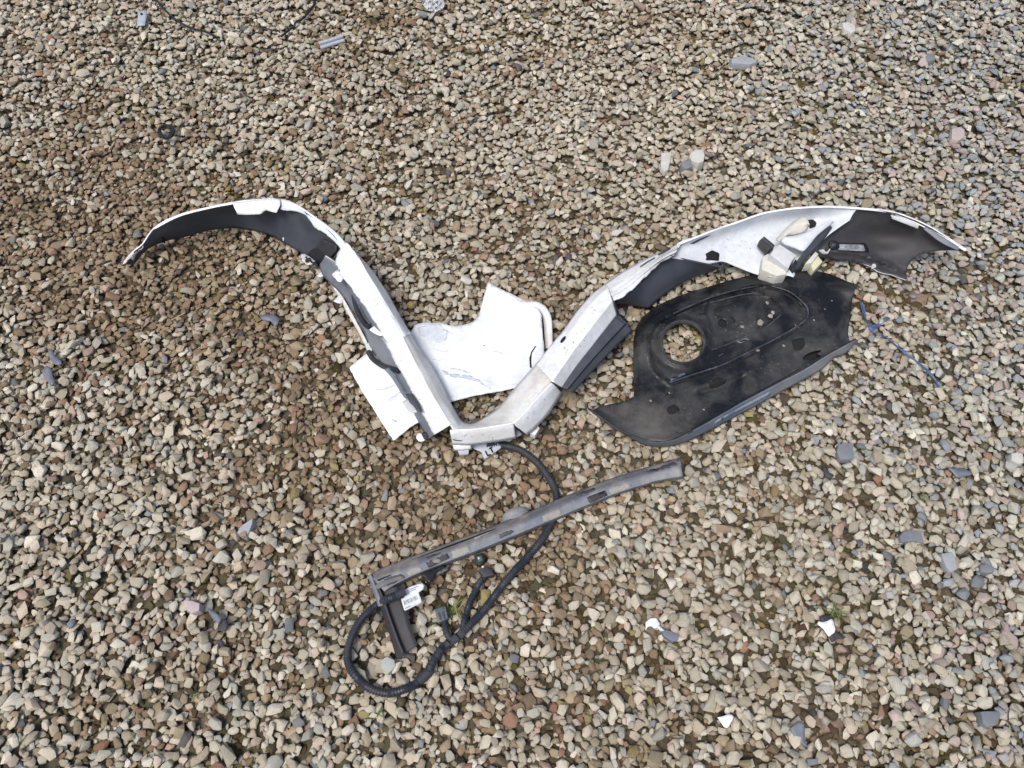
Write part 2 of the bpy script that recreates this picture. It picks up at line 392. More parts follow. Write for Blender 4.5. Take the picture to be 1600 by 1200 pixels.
def finish(name, bm, mats, parent=None, thick=None, angle=35, toward=True, label=None, bev=0.0):
    bmesh.ops.remove_doubles(bm, verts=bm.verts, dist=1e-5)
    if toward:
        c = Vector((0, 0, CAM_H)); k = 0
        for f in bm.faces: k += 1 if f.normal.dot(c - f.calc_center_median()) * f.calc_area() > 0 else -1
        bmesh.ops.recalc_face_normals(bm, faces=bm.faces) if not thick else None
        if thick:
            bm.normal_update(); k = sum(f.normal.dot(c - f.calc_center_median()) * f.calc_area() for f in bm.faces)
            if k < 0: bmesh.ops.reverse_faces(bm, faces=bm.faces)
    me = bpy.data.meshes.new(name); bm.to_mesh(me); bm.free()
    for m in (mats if isinstance(mats, (list, tuple)) else [mats]): me.materials.append(m)
    me.polygons.foreach_set('use_smooth', [True] * len(me.polygons)); me.set_sharp_from_angle(angle=math.radians(angle))
    o = bpy.data.objects.new(name, me); COL.objects.link(o)
    if parent:
        bpy_inv = Matrix.Translation(parent.location).inverted() if parent.parent is None else Matrix.Translation(parent.matrix_basis.translation).inverted()
        o.parent = parent
        off_ = WORLD_OFF.get(parent.name, Vector((0, 0, 0))) + Vector(parent.location)
        me.transform(Matrix.Translation(-off_)); WORLD_OFF[o.name] = off_
    if thick:
        md = o.modifiers.new("thickness", 'SOLIDIFY'); md.thickness = thick / 1000; md.offset = -1
        md.use_even_offset = False
        if len(me.materials) > 1: md.material_offset = 1
        if len(me.materials) > 2: md.material_offset_rim = 2
        elif len(me.materials) > 1: md.material_offset_rim = 1
    if label: o['label'] = label
    return o
WORLD_OFF = {}
def sheet(name, rows, mats, parent=None, n=40, across=3, smooth=False, thick=2.6, jag=None, angle=35, wob=0.0, seed=0, label=None, curve=True):
    r = np.random.default_rng(seed + 11)
    R_ = []
    for k, row in enumerate(rows):
        row = zfill(row); W = np.array([v[:] for v in world(row)])
        W = cr(W, n) if curve else resample(W, n)
        if jag and k in jag:
            st = np.cumsum(r.normal(0, 1, n)); st -= np.convolve(st, np.ones(9) / 9, 'same')
            steps = np.repeat(r.normal(0, 1, n // 4 + 1), 4)[:n]
            d = np.roll(W, -1, 0) - np.roll(W, 1, 0); d[0] = W[1] - W[0]; d[-1] = W[-1] - W[-2]; d /= np.linalg.norm(d, axis=1)[:, None] + 1e-9
            nn = np.stack([-d[:, 1], d[:, 0], 0 * d[:, 0]], 1)
            W = W + nn * ((steps * .7 + st * .35) * jag[k] / 1000)[:, None]
        R_.append(W)
    Wt = np.array(R_)
    if smooth: G_ = np.stack([cr(Wt[:, i], (len(rows) - 1) * across + 1) for i in range(n)], 1)
    else:
        G_ = [];
        for k in range(len(rows) - 1):
            for t in np.linspace(0, 1, across, endpoint=False): G_.append(Wt[k] * (1 - t) + Wt[k + 1] * t)
        G_.append(Wt[-1]); G_ = np.array(G_)
    if wob:
        for a in range(G_.shape[0]):
            for b in range(G_.shape[1]):
                G_[a, b] += np.array(mnoise.noise_vector(Vector(G_[a, b]) * 22 + Vector((seed, 0, 0)))[:]) * wob / 1000
    bm = bmesh.new(); V = [[bm.verts.new(p) for p in row] for row in G_]
    for a in range(len(V) - 1):
        for b in range(len(V[0]) - 1): bm.faces.new((V[a][b], V[a][b + 1], V[a + 1][b + 1], V[a + 1][b]))
    return finish(name, bm, mats, parent, thick, angle, label=label)
def inpoly(x, y, poly):
    poly = np.array(poly, float); ins = np.zeros(x.shape, bool); j = len(poly) - 1
    for i in range(len(poly)):
        xi, yi, xj, yj = *poly[i][:2], *poly[j][:2]
        c = ((yi > y) != (yj > y)) & (x < (xj - xi) * (y - yi) / (yj - yi + 1e-12) + xi); ins ^= c; j = i
    return ins
def dline(x, y, line):
    line = np.array(line, float); D = np.full(x.shape, 1e9)
    for a, b in zip(line[:-1], line[1:]):
        ab = b - a; t = np.clip(((x - a[0]) * ab[0] + (y - a[1]) * ab[1]) / (ab @ ab + 1e-9), 0, 1)
        D = np.minimum(D, np.hypot(x - a[0] - t * ab[0], y - a[1] - t * ab[1]))
    return D
def loop(pts, step, smooth=True):
    p = np.array(list(pts) + [pts[0]], float)[:, :2]
    if smooth:
        q = cr(p, 400); L = np.linalg.norm(np.diff(q, axis=0), axis=1).sum()
    else: q = p; L = np.linalg.norm(np.diff(q, axis=0), axis=1).sum()
    return resample(q, max(6, int(L / step)))[:-1]
def panel(name, outline, zf, mats, parent=None, holes=(), step=4.0, thick=2.5, smooth=False, jag=0.0, angle=40, seed=0, label=None, wob=0.0):
    r = np.random.default_rng(seed + 5)
    loops = [loop(outline, step, smooth)] + [loop(h, min(step, 3), True) for h in holes]
    if jag: loops[0] = loops[0] + r.normal(0, jag, loops[0].shape)
    P2, E = [], []
    for lp in loops:
        b = len(P2); P2 += [tuple(q) for q in lp]; E += [(b + i, b + (i + 1) % len(lp)) for i in range(len(lp))]
    o_ = loops[0]; x0, y0 = o_.min(0); x1, y1 = o_.max(0)
    gx_, gy_ = np.meshgrid(np.arange(x0, x1, step), np.arange(y0, y1, step)); gx_ = gx_.ravel() + r.uniform(-.2, .2, gx_.size) * step; gy_ = gy_.ravel() + r.uniform(-.2, .2, gy_.size) * step
    ok = inpoly(gx_, gy_, loops[0])
    for lp in loops[1:]: ok &= ~inpoly(gx_, gy_, lp)
    for lp in loops: ok &= dline(gx_, gy_, np.vstack([lp, lp[:1]])) > step * .55
    P2 += list(zip(gx_[ok], gy_[ok]))
    co, ed, fa, *_ = delaunay_2d_cdt([Vector(p) for p in P2], E, [], 0, 1e-4)
    co = np.array([c[:] for c in co]); fa = [f for f in fa]
    cen = np.array([co[list(f)].mean(0) for f in fa]); ok = inpoly(cen[:, 0], cen[:, 1], loops[0])
    for lp in loops[1:]: ok &= ~inpoly(cen[:, 0], cen[:, 1], lp)
    z = zf(co[:, 0], co[:, 1]) if callable(zf) else np.full(len(co), float(zf))
    bm = bmesh.new(); V = []
    for (a, b), zz in zip(co, z):
        p = at(a, b, zz / 1000)
        if wob: p = p + Vector(mnoise.noise_vector(p * 18)) * wob / 1000
        V.append(bm.verts.new(p))
    for f, k in zip(fa, ok):
        if k:
            try: bm.faces.new([V[i] for i in f])
            except ValueError: pass
    bmesh.ops.delete(bm, geom=[v for v in bm.verts if not v.link_faces], context='VERTS')
    return finish(name, bm, mats, parent, thick, angle, label=label)
def tube(name, pts, rad, mat, parent=None, ribbed=False, sides=12, follow=False, pitch=4.3, label=None, taper=1.0):
    """pts (px,py,z of the tube's axis mm); rad mm"""
    W = np.array([v[:] for v in world(zfill(pts))]); W = cr(W, 500)
    L = np.linalg.norm(np.diff(W, axis=0), axis=1).sum()
    if follow:
        zz = np.array([top_at(p, .004) for p in W]); k = 41; zz = np.convolve(np.pad(zz, k // 2, 'edge'), np.ones(k) / k, 'valid')
        W[:, 2] = np.maximum(W[:, 2], zz + rad * .85 / 1000)
    if ribbed:
        m = max(2, int(L / (pitch / 1000))); s = []; rr = []
        for i in range(m):
            for f, q in ((0, .84), (.10, 1.0), (.55, 1.0), (.65, .84)): s.append((i + f) / m); rr.append(q if q == 1.0 else .80)
        s.append(1.0); rr.append(.84)
    else:
        m = max(4, int(L / .006)); s = list(np.linspace(0, 1, m)); rr = [1.0] * m
    l = np.r_[0, np.cumsum(np.linalg.norm(np.diff(W, axis=0), axis=1))]; l /= l[-1]
    C_ = np.stack([np.interp(s, l, W[:, k]) for k in range(3)], 1)
    T = np.gradient(np.stack([np.interp(s, l, W[:, k]) for k in range(3)], 1), axis=0)
    T = np.array([np.interp(s, l, np.gradient(W[:, k])) for k in range(3)]).T; T /= np.linalg.norm(T, axis=1)[:, None]
    bm = bmesh.new(); prev = None; first = None
    for c, t, q, u in zip(C_, T, rr, s):
        a = np.cross(t, [0, 0, 1]); a /= np.linalg.norm(a) + 1e-9; b = np.cross(a, t); R0 = rad / 1000 * q * (1 + (taper - 1) * u)
        ring = [bm.verts.new(c + (a * math.cos(2 * math.pi * k / sides) + b * math.sin(2 * math.pi * k / sides)) * R0) for k in range(sides)]
        if prev:
            for k in range(sides): bm.faces.new((prev[k], prev[(k + 1) % sides], ring[(k + 1) % sides], ring[k]))
        else: first = ring
        prev = ring
    bm.faces.new(first[::-1]); bm.faces.new(prev)
    return finish(name, bm, mat, parent, angle=40 if not ribbed else 30, label=label)
def solid(name, outline, z0, z1, mats, parent=None, taper=0.0, bev=0.6, label=None, tilt=(0, 0), rag=0.0, seed=0):
    """block: outline seen at height z1 (mm), going down to z0; tilt = mm per px"""
    r = np.random.default_rng(seed + 3); o_ = [tuple(np.array(q[:2]) + (r.normal(0, rag, 2) if rag else 0)) for q in outline]
    cx, cy = np.mean([q[0] for q in o_]), np.mean([q[1] for q in o_])
    top = [at(a, b, (z1 + tilt[0] * (a - cx) + tilt[1] * (b - cy)) / 1000) for a, b in o_]
    c = sum(top, Vector()) / len(top); bm = bmesh.new()
    vt = [bm.verts.new(c + (p - c) * (1 - taper)) for p in top]
    vb = [bm.verts.new(Vector((p.x, p.y, z0 / 1000))) for p in top]
    bm.faces.new(vt); bm.faces.new(vb[::-1])
    for i in range(len(vt)): bm.faces.new((vt[i], vb[i], vb[(i + 1) % len(vt)], vt[(i + 1) % len(vt)]))
    bmesh.ops.recalc_face_normals(bm, faces=bm.faces)
    if bev: bmesh.ops.bevel(bm, geom=list(bm.edges), offset=bev / 1000, segments=2, profile=.6, affect='EDGES', clamp_overlap=True)
    return finish(name, bm, mats, parent, toward=False, angle=32, label=label)
CACHE = {}
def on(objs, px, py, lift=1.0):
    """point where the line of sight through a photo pixel meets a part, lifted off its surface (mm)"""
    best = None
    for o in (objs if isinstance(objs, (list, tuple)) else [objs]):
        if o.name not in CACHE:
            off_ = WORLD_OFF.get(o.name, Vector((0, 0, 0)))
            CACHE[o.name] = BVHTree.FromPolygons([v.co + off_ for v in o.data.vertices], [tuple(p.vertices) for p in o.data.polygons])
        c = Vector((0, 0, CAM_H)); d = (at(px, py, 0) - c).normalized(); h = CACHE[o.name].ray_cast(c, d)
        if h[0] and (best is None or h[3] < best[2]): best = (h[0], h[1] if h[1].dot(d) < 0 else -h[1], h[3])
    if best is None: return at(px, py, .03)
    return best[0] + best[1] * lift / 1000
def patch(name, objs, outline, mat, parent=None, lift=1.0, thick=.6, step=3, smooth=False, label=None, jag=0):
    """thin piece lying on another part's surface"""
    r = np.random.default_rng(4); lp = loop(outline, step, smooth)
    if jag: lp = lp + r.normal(0, jag, lp.shape)
    E = [(i, (i + 1) % len(lp)) for i in range(len(lp))]; P2 = [tuple(q) for q in lp]
    x0, y0 = lp.min(0); x1, y1 = lp.max(0); gx_, gy_ = np.meshgrid(np.arange(x0, x1, step), np.arange(y0, y1, step)); gx_ = gx_.ravel(); gy_ = gy_.ravel()
    ok = inpoly(gx_, gy_, lp) & (dline(gx_, gy_, np.vstack([lp, lp[:1]])) > step * .5); P2 += list(zip(gx_[ok], gy_[ok]))
    co, ed, fa, *_ = delaunay_2d_cdt([Vector(p) for p in P2], E, [], 0, 1e-4); bm = bmesh.new()
    V = [bm.verts.new(on(objs, c[0], c[1], lift)) for c in co]
    for f in fa:
        m = np.mean([co[i][:] for i in f], 0)
        if inpoly(np.array([m[0]]), np.array([m[1]]), lp)[0]: bm.faces.new([V[i] for i in f])
    return finish(name, bm, mat, parent, thick, 40, label=label)
def stroke_(a, b, w):
    a, b = np.array(a, float), np.array(b, float); d = (b - a) / np.linalg.norm(b - a); n = np.array([-d[1], d[0]]) * w / 2
    return [tuple(a + n), tuple(b + n), tuple(b - n), tuple(a - n)]
def oval(cx, cy, rx, ry, rot=0, n=20):
    a = math.radians(rot); return [(cx + rx * math.cos(t) * math.cos(a) - ry * math.sin(t) * math.sin(a), cy + rx * math.cos(t) * math.sin(a) + ry * math.sin(t) * math.cos(a)) for t in np.linspace(0, 2 * math.pi, n, endpoint=False)]

# ------------------------------------------------------------------ materials
def plastic(name, base, rough=.4, dust=(.30, .26, .21), dust_amt=.3, dust_scale=9, speck=0.0, coat=0, bump=.15, streak=None, bscale=140):
    m = NB(name, rough); n1 = m.noise(dust_scale, 6, .65, .3); n2 = m.noise(dust_scale * 7, 5, .7)
    c = m.mix(m.ramp(n2, [(.3, .88), (.7, 1.1)]), (0, 0, 0), base) if False else m.mix(1.0, base, m.ramp(n2, [(.3, .86), (.7, 1.1)]), 'MULTIPLY')
    f = m.ramp(n1, [(.42, 0.0), (.72, dust_amt)])
    c = m.mix(f, c, dust)
    if speck:
        v = m.n("ShaderNodeTexVoronoi"); m.l(m.co, v.inputs['Vector']); v.inputs['Scale'].default_value = 95; v.inputs['Randomness'].default_value = 1
        sp = m.ramp(v.outputs['Distance'], [(.10, speck), (.24, 0.0)])
        g = m.mix(1.0, sp, m.ramp(m.noise(13, 3), [(.45, 0.0), (.62, 1.0)]), 'MULTIPLY'); c = m.mix(g, c, dust)
    if streak:
        mp = m.n("ShaderNodeMapping"); m.l(m.co, mp.inputs[0]); mp.inputs['Rotation'].default_value = (0, 0, streak[0]); mp.inputs['Scale'].default_value = (6, 90, 6)
        st = m.ramp(m.noise(1.6, 5, .6, .6, vec=mp.outputs[0]), [(.60, 0.0), (.66, streak[1])])
        st = m.mix(1.0, st, m.ramp(m.noise(5, 3), [(.45, 0.0), (.65, 1.0)]), 'MULTIPLY'); c = m.mix(st, c, streak[2])
    m.color(c); m.rough(m.ramp(n1, [(.4, rough), (.75, min(1, rough + .35))]))
    if base[0] < .06: m.b.inputs['Specular IOR Level'].default_value = .32
    if coat: m.b.inputs['Coat Weight'].default_value = coat; m.b.inputs['Coat Roughness'].default_value = .12
    m.bump(n2, bump, .0006)
    return m.m
M_white = plastic("white_paint", (.80, .82, .84), .28, (.50, .47, .41), .5, 13, coat=.4, bump=.08, speck=.35)
M_panelw = plastic("white_paint_panel", (.80, .82, .83), .3, (.46, .50, .55), .6, 9, coat=.4, bump=.06, streak=(.25, .4, (.35, .39, .45)))
M_dirty = plastic("grimy_white_plastic", (.68, .675, .645), .5, (.36, .31, .24), .6, 14, bump=.3, speck=.2)
M_inner = plastic("white_inner_plastic", (.60, .635, .68), .45, (.46, .46, .43), .55, 9, bump=.1)
M_prime = plastic("grey_primer", (.046, .053, .068), .48, (.12, .125, .14), .45, 6, bump=.2)
M_prime2 = plastic("brown_grey_primer", (.036, .036, .041), .5, (.095, .09, .085), .5, 6, bump=.2)
M_flange = plastic("mid_grey_plastic", (.13, .15, .185), .5, (.33, .33, .33), .5, 8, bump=.3)
M_black = plastic("black_plastic", (.0075, .0080, .0100), .36, (.100, .098, .095), .6, 14, speck=.85, bump=.5)
def dusty_end(m_, centre, radius, colr, amt):
    """dried mud washed to one end of the panel"""
    t = m_.node_tree; b_ = t.nodes["Principled BSDF"]; l0 = b_.inputs['Base Color'].links[0].from_socket
    co = t.nodes.new("ShaderNodeTexCoord").outputs['Object']; d = t.nodes.new("ShaderNodeVectorMath"); d.operation = 'DISTANCE'; t.links.new(co, d.inputs[0]); d.inputs[1].default_value = centre
    nz = t.nodes.new("ShaderNodeTexNoise"); nz.inputs['Scale'].default_value = 48; nz.inputs['Detail'].default_value = 7; nz.inputs['Roughness'].default_value = .7; t.links.new(co, nz.inputs['Vector'])
    ma = t.nodes.new("ShaderNodeMath"); ma.operation = 'MULTIPLY_ADD'; t.links.new(nz.outputs['Fac'], ma.inputs[0]); ma.inputs[1].default_value = radius * 1.6; t.links.new(d.outputs['Value'], ma.inputs[2])
    r_ = t.nodes.new("ShaderNodeMapRange"); t.links.new(ma.outputs[0], r_.inputs[0]); r_.inputs[1].default_value = radius * 1.9; r_.inputs[2].default_value = radius * .9; r_.inputs[3].default_value = 0; r_.inputs[4].default_value = amt
    mx = t.nodes.new("ShaderNodeMix"); mx.data_type = 'RGBA'; t.links.new(r_.outputs[0], mx.inputs[0]); t.links.new(l0, mx.inputs[6]); mx.inputs[7].default_value = (*colr, 1); t.links.new(mx.outputs[2], b_.inputs['Base Color'])
M_rib = plastic("ridge_highlight", (.035, .040, .052), .3, (.16, .165, .175), .7, 30, bump=.3)  # paler than the panel face: ridge highlights put into the colour
dusty_end(M_black, tuple(at(1012, 678, .03) - at(1150, 570, 0)), .085, (.155, .145, .13), .62)
M_blackp = plastic("clean_black_plastic", (.008, .009, .013), .4, (.08, .08, .085), .3, 12, bump=.2)
M_lip = plastic("dusty_grey_edge", (.085, .105, .145), .42, (.26, .25, .23), .6, 9, bump=.3)
M_rail = plastic("dusty_grey_rail", (.135, .15, .18), .6, (.33, .315, .29), .85, 24, bump=.35, speck=.15)
M_rail2 = plastic("dusty_brown_rail", (.10, .10, .115), .65, (.28, .245, .205), .85, 24, bump=.4)
M_dark = plastic("shade_and_mark_black", (.010, .010, .012), .8, (.03, .028, .026), .3, 12)  # near-black: painted shade of openings and grooves, also lettering and smears
M_conduit = plastic("black_conduit", (.026, .030, .042), .42, (.085, .08, .075), .5, 12, bump=.1)
M_tape = plastic("fabric_tape", (.035, .037, .047), .75, (.10, .095, .09), .4, 18, bump=.5)
M_conn = plastic("grey_connector", (.085, .095, .115), .45, (.2, .2, .2), .3, 20)
M_green = plastic("green_seal", (.02, .07, .055), .35, (.3, .4, .35), .3, 40)
M_tag = plastic("tag_paper", (.60, .64, .66), .6, (.42, .42, .40), .4, 20)
M_ink = plastic("print_ink", (.07, .08, .10), .7, (.1, .1, .1), .1)
M_blue = plastic("blue_plastic_twine", (.035, .07, .18), .35, (.25, .32, .45), .5, 30)
M_bowl = plastic("translucent_plastic", (.60, .585, .52), .35, (.48, .45, .37), .4, 14)
M_grey = plastic("light_grey_plastic", (.50, .52, .53), .45, (.4, .39, .36), .4, 14)
M_yel = plastic("yellowed_clip", (.60, .58, .42), .5, (.45, .40, .28), .4, 20)
M_slate = plastic("slate", (.145, .158, .175), .75, (.23, .23, .22), .6, 14, bump=.8, bscale=60)
M_slate2 = plastic("pale_slate", (.27, .29, .32), .8, (.35, .34, .31), .6, 16, bump=.8)
M_block = plastic("pale_block", (.50, .50, .46), .85, (.36, .33, .27), .6, 20, bump=1.0)
M_pink = plastic("pink_rock", (.42, .35, .34), .8, (.35, .30, .26), .5, 20, bump=1.0)
M_gshard = plastic("grey_shard", (.115, .13, .165), .45, (.24, .24, .24), .5, 20, bump=.3)
M_wshard = plastic("white_shard", (.74, .76, .78), .35, (.55, .52, .46), .3, 20)
M_alu = plastic("aluminium_grey", (.33, .37, .43), .4, (.42, .41, .38), .4, 20)
M_grass = plastic("grass_blade", (.085, .13, .035), .5, (.28, .30, .09), .8, 60)
M_straw = plastic("straw", (.38, .30, .17), .7, (.25, .2, .12), .4, 60)
def film():
    m = NB("clear_film", .15); m.color((.85, .87, .88)); m.b.inputs['Transmission Weight'].default_value = .55; m.b.inputs['IOR'].default_value = 1.2
    m.bump(m.noise(60, 5), .8, .004); return m.m
M_film = film()

# ------------------------------------------------------------------ broken white bumper cover
bc = empty("bumper_cover", at(740, 640, 0), "smashed white car bumper cover bent into a wide V, dark primer inside its two wings", "bumper")
T = [(192, 413, 22), (207, 394, 45), (224, 380, 62), (243, 355, 85), (280, 336, 105), (330, 323, 110), (365, 317, 112), (400, 313, 112), (438, 312, 112), (470, 326, 112), (500, 348, 110), (522, 368, 108), (533, 388, 98)]
Mi = [(200, 414, 14), (215, 398, 28), (236, 381, 44), (262, 363, 54), (300, 348, 58), (350, 337, 60), (400, 337, 60), (440, 345, 60), (480, 364, 62), (508, 384, 62), (522, 402, 58)]
Bo = [(209, 414, 8), (222, 398, 8), (236, 386, 8), (262, 377), (300, 368), (345, 357), (385, 359), (420, 367), (450, 383), (480, 401), (500, 415), (515, 412, 12)]
wingL = sheet("side_wing", [T, Mi, Bo], [M_prime, M_white, M_white], bc, n=90, across=7, smooth=True, thick=2.8, wob=2.2, seed=1, label="curved left wing showing its dark grey primed inside")
sheet("rim_strip", [[(240, 356, 92), (280, 335, 110), (330, 322, 113), (365, 316, 115)], [(241, 358.5, 90), (281, 338, 109), (331, 325, 112), (366, 318.5, 114)]], [M_white, M_white], bc, n=30, thick=1.5)
patch("white_tip", wingL, [(192, 413), (208, 394), (222, 382), (223, 385), (212, 397), (208, 407), (203, 403), (197, 411)], [M_white], bc, lift=1.5, thick=1.5)
sheet("rim_flange", [[(438, 311, 118), (455, 315), (480, 331), (505, 347), (522, 361), (536, 376), (545, 390, 108)], [(438, 327, 108), (460, 331), (478, 338), (489, 351), (505, 364), (521, 376), (533, 392, 100)]], [M_inner, M_white, M_white], bc, n=34, across=4, thick=2.2, jag={1: 1.3}, wob=2.0, seed=2)
sheet("folded_edge", [[(363, 316, 118), (400, 312), (438, 310.5, 118)], [(366, 325, 117), (403, 322), (438, 321, 116)], [(371, 335, 106), (408, 335), (416, 329), (432, 333, 108)]], [M_white, M_prime], bc, n=20, across=3, thick=2, wob=1.6, seed=3, curve=False)
patch("crack", wingL, [(252, 370), (255, 369), (259, 380), (256, 380)], [M_dark], bc, lift=.8)
for q in ([(362, 353), (370, 353.5), (369, 355), (362, 355)], [(410, 364), (413, 365), (412, 367), (409, 366)], [(424, 368), (428, 369), (427, 371), (423, 370)], [(442, 371), (444, 371), (444, 377), (442, 377)]):
    patch("clip_slot", wingL, q, [M_dark if q[0][0] != 442 else M_inner], bc, lift=.8, step=2)
pk = patch("corner_pocket", wingL, [(478, 401), (487, 390), (497, 386), (503, 391), (516, 404), (500, 418), (492, 413)], [M_blackp], bc, lift=3, thick=3)
patch("pocket_rib", wingL, [(497, 386), (506, 372), (516, 376), (529, 383), (530, 396), (518, 407), (510, 398)], [M_prime2], bc, lift=6, thick=3)
st_ = panel("screw_tab", [(470, 397), (476, 396), (487, 403), (496, 411), (488, 412), (480, 414), (472, 407)], lambda x, y: 22 + 0 * x, [M_grey, M_white], bc, holes=[oval(480.5, 407, 4, 4)], step=3, thick=2)
# left beam
L1 = [(531, 382, 97), (525, 404), (529, 424), (544, 443), (562, 468), (582, 499), (591, 516), (602, 537, 86)]
C1 = [(543, 380, 112), (556, 402, 112), (577, 440, 111), (602, 482, 110), (628, 528, 106)]
C1b = [(552, 391, 104), (566, 410, 104), (589, 446, 103), (614, 487, 101), (637, 523, 97)]
R1 = [(540, 380, 84), (557, 395, 72), (575, 414), (590, 434), (603, 453), (615, 475), (628, 498), (642, 521, 64)]
bL1 = sheet("beam", [L1, C1, C1b, R1], [M_white, M_flange, M_white], bc, n=60, across=5, smooth=True, thick=2.6, jag={0: 2.0}, wob=.8, seed=5, label="upper left beam with a torn ragged inner edge")
L2 = [(601, 534, 82), (610, 551), (622, 573), (632, 592), (640, 608), (652, 632), (664, 655), (680, 678, 62)]
C2 = [(629, 526, 108), (640, 548), (656, 580), (680, 624), (704, 664, 86)]
bL2 = sheet("beam", [L2, C2], [M_white, M_flange, M_white], bc, n=50, across=5, thick=2.8, jag={0: 1.1}, wob=1.0, seed=6)
crease = [(629, 526, 107), (640, 548), (656, 580), (680, 624), (704, 664, 85), (712, 671, 84), (760, 667), (801, 661), (815, 648), (838, 622), (866, 590, 87)]
wl = [(635, 523, 98), (647, 545), (664, 577), (686, 616), (712, 659, 76), (722, 667, 74), (760, 662), (796, 650), (812, 634), (830, 610), (857, 578, 80)]
far = [(641, 520, 62), (654, 543), (673, 570), (691, 603), (706, 632), (719, 654), (729, 661, 42), (741, 661), (760, 650), (780, 635), (800, 611), (818, 590), (843, 562, 52)]
sheet("inner_wall", [crease, wl, far], [M_dirty, M_dirty], bc, n=110, across=4, thick=2.6, wob=1.0, seed=7, angle=30)
bB = sheet("beam", [[(703, 673, 87), (735, 671), (760, 668), (801, 661, 86)], [(704, 679, 78), (736, 677), (762, 674), (803, 667, 78)], [(707, 695, 44), (735, 696), (765, 692), (806, 685, 44)]], [M_white, M_flange, M_white], bc, n=30, across=4, thick=2.8, wob=.6, seed=8, label="short bottom beam at the point of the V")
sheet("mounting_tab", [[(707, 694, 44), (721, 695), (735, 695.5, 44)], [(710, 704, 32), (722, 704), (737, 702, 32)]], [M_white, M_flange, M_white], bc, n=10, curve=False)
sheet("mounting_tab", [[(715, 703, 30), (725, 703), (733, 702, 30)], [(718, 712, 16), (725, 712), (732, 711, 16)]], [M_inner, M_flange], bc, n=10, curve=False)
patch("crack", bB, [(707, 686), (716, 687.4), (722, 688), (722, 689), (714, 688.4), (707, 687)], [M_prime], bc, lift=.8, step=2)
bR1 = sheet("beam", [[(802, 661, 87), (815, 649), (838, 623), (862, 598, 92)], [(807, 667, 76), (822, 654), (846, 627), (868, 603, 82)], [(824, 680, 42), (840, 666), (859, 644), (878, 614, 46)]], [M_white, M_flange, M_white], bc, n=34, across=4, thick=2.8, wob=.6, seed=9)
solid("mounting_tab", [(828, 677), (840, 664), (843, 669), (836, 680)], 18, 34, [M_white], bc)
panel("torn_inner_layer", [(800, 663), (817, 679), (806, 684), (803, 684), (797, 690), (790, 689), (770, 691), (766, 680)], lambda x, y: 38 + (690 - y) * .5, [M_flange, M_flange], bc, step=4, thick=2)
# right beam
LE = [(837, 569, 58), (850, 553), (878, 518), (900, 488), (925, 459), (946, 443, 58)]
LE2 = [(846, 578, 80), (862, 556), (888, 522), (910, 492), (932, 466), (950, 449, 84)]
MR = [(863, 596, 98), (885, 565), (915, 524), (940, 492), (957, 470, 98)]
DR = [(879, 606, 68), (901, 575), (931, 537), (964, 494, 68)]
bR2 = sheet("beam", [LE, LE2, MR, DR], [M_white, M_flange, M_white], bc, n=60, across=5, smooth=False, thick=2.8, wob=.9, seed=10, angle=25, label="upper right beam with an oval hole")
patch("oval_hole_shade", bR2, oval(880, 531, 6.6, 2.3, -52), [M_dark], bc, lift=.8, step=2, smooth=True)  # dark disc laid on the beam paints in the hole's shade
for k in range(9):
    q = oval(random.uniform(880, 930), random.uniform(530, 560), .8, .6)
    if k < 5: patch("stone_chip", bR2, q, [M_prime], bc, lift=.6, step=.8)
sheet("end_edge", [[(946, 443, 60), (955, 455), (957, 470, 92)], [(958, 462, 84), (959, 472), (958, 484), (964, 494, 66)]], [M_white, M_prime], bc, n=16, across=3)
trim = sheet("trim_strip", [[(877, 604, 72), (905, 566), (935, 529), (964, 494, 72)], [(886, 608.5, 68), (915, 573), (947, 537), (977, 505, 68)], [(887.5, 609.3, 61), (916.5, 574), (948.5, 538), (978.5, 506, 61)], [(888.5, 610.5, 66), (918, 575.5), (950, 539.5), (980, 507, 66)], [(896, 614, 54), (906, 602), (928, 578), (958, 546), (989, 516, 54)]],
             [M_prime, M_prime], bc, n=30, across=3, thick=2.5, angle=25, label="dark grey trim strip beside the upper right beam")
# right ribbed section
r0 = [(946, 443, 62), (975, 423), (1010, 404), (1040, 390), (1066, 378, 88)]; r5 = [(959, 470, 88), (975, 463), (992, 449), (1012, 429), (1032, 411), (1052, 401, 96)]
a0, a5 = cr(zfill(r0), 24), cr(zfill(r5), 24); rib = []
for t, dz in ((0, 0), (.2, 7), (.38, 12), (.46, 5), (.60, 13), (.72, 14), (.78, 6), (.9, 9), (1, 4)): q = a0 * (1 - t) + a5 * t; q[:, 2] += dz; rib.append([tuple(v) for v in q])
rb = sheet("ribbed_flange", rib, [M_white, M_prime], bc, n=46, across=2, thick=2.4, jag={8: 1.1}, wob=.8, seed=12, angle=22)
patch("crack", rb, [(1000, 417), (1010, 410), (1024, 402), (1024, 403.5), (1010, 412), (1001, 418.4)], [M_prime], bc, lift=1.2, step=2)
patch("crack", rb, [(1028, 398), (1040, 391), (1048, 387), (1048, 389.5), (1037, 396), (1029, 400)], [M_prime], bc, lift=1.2, step=2)
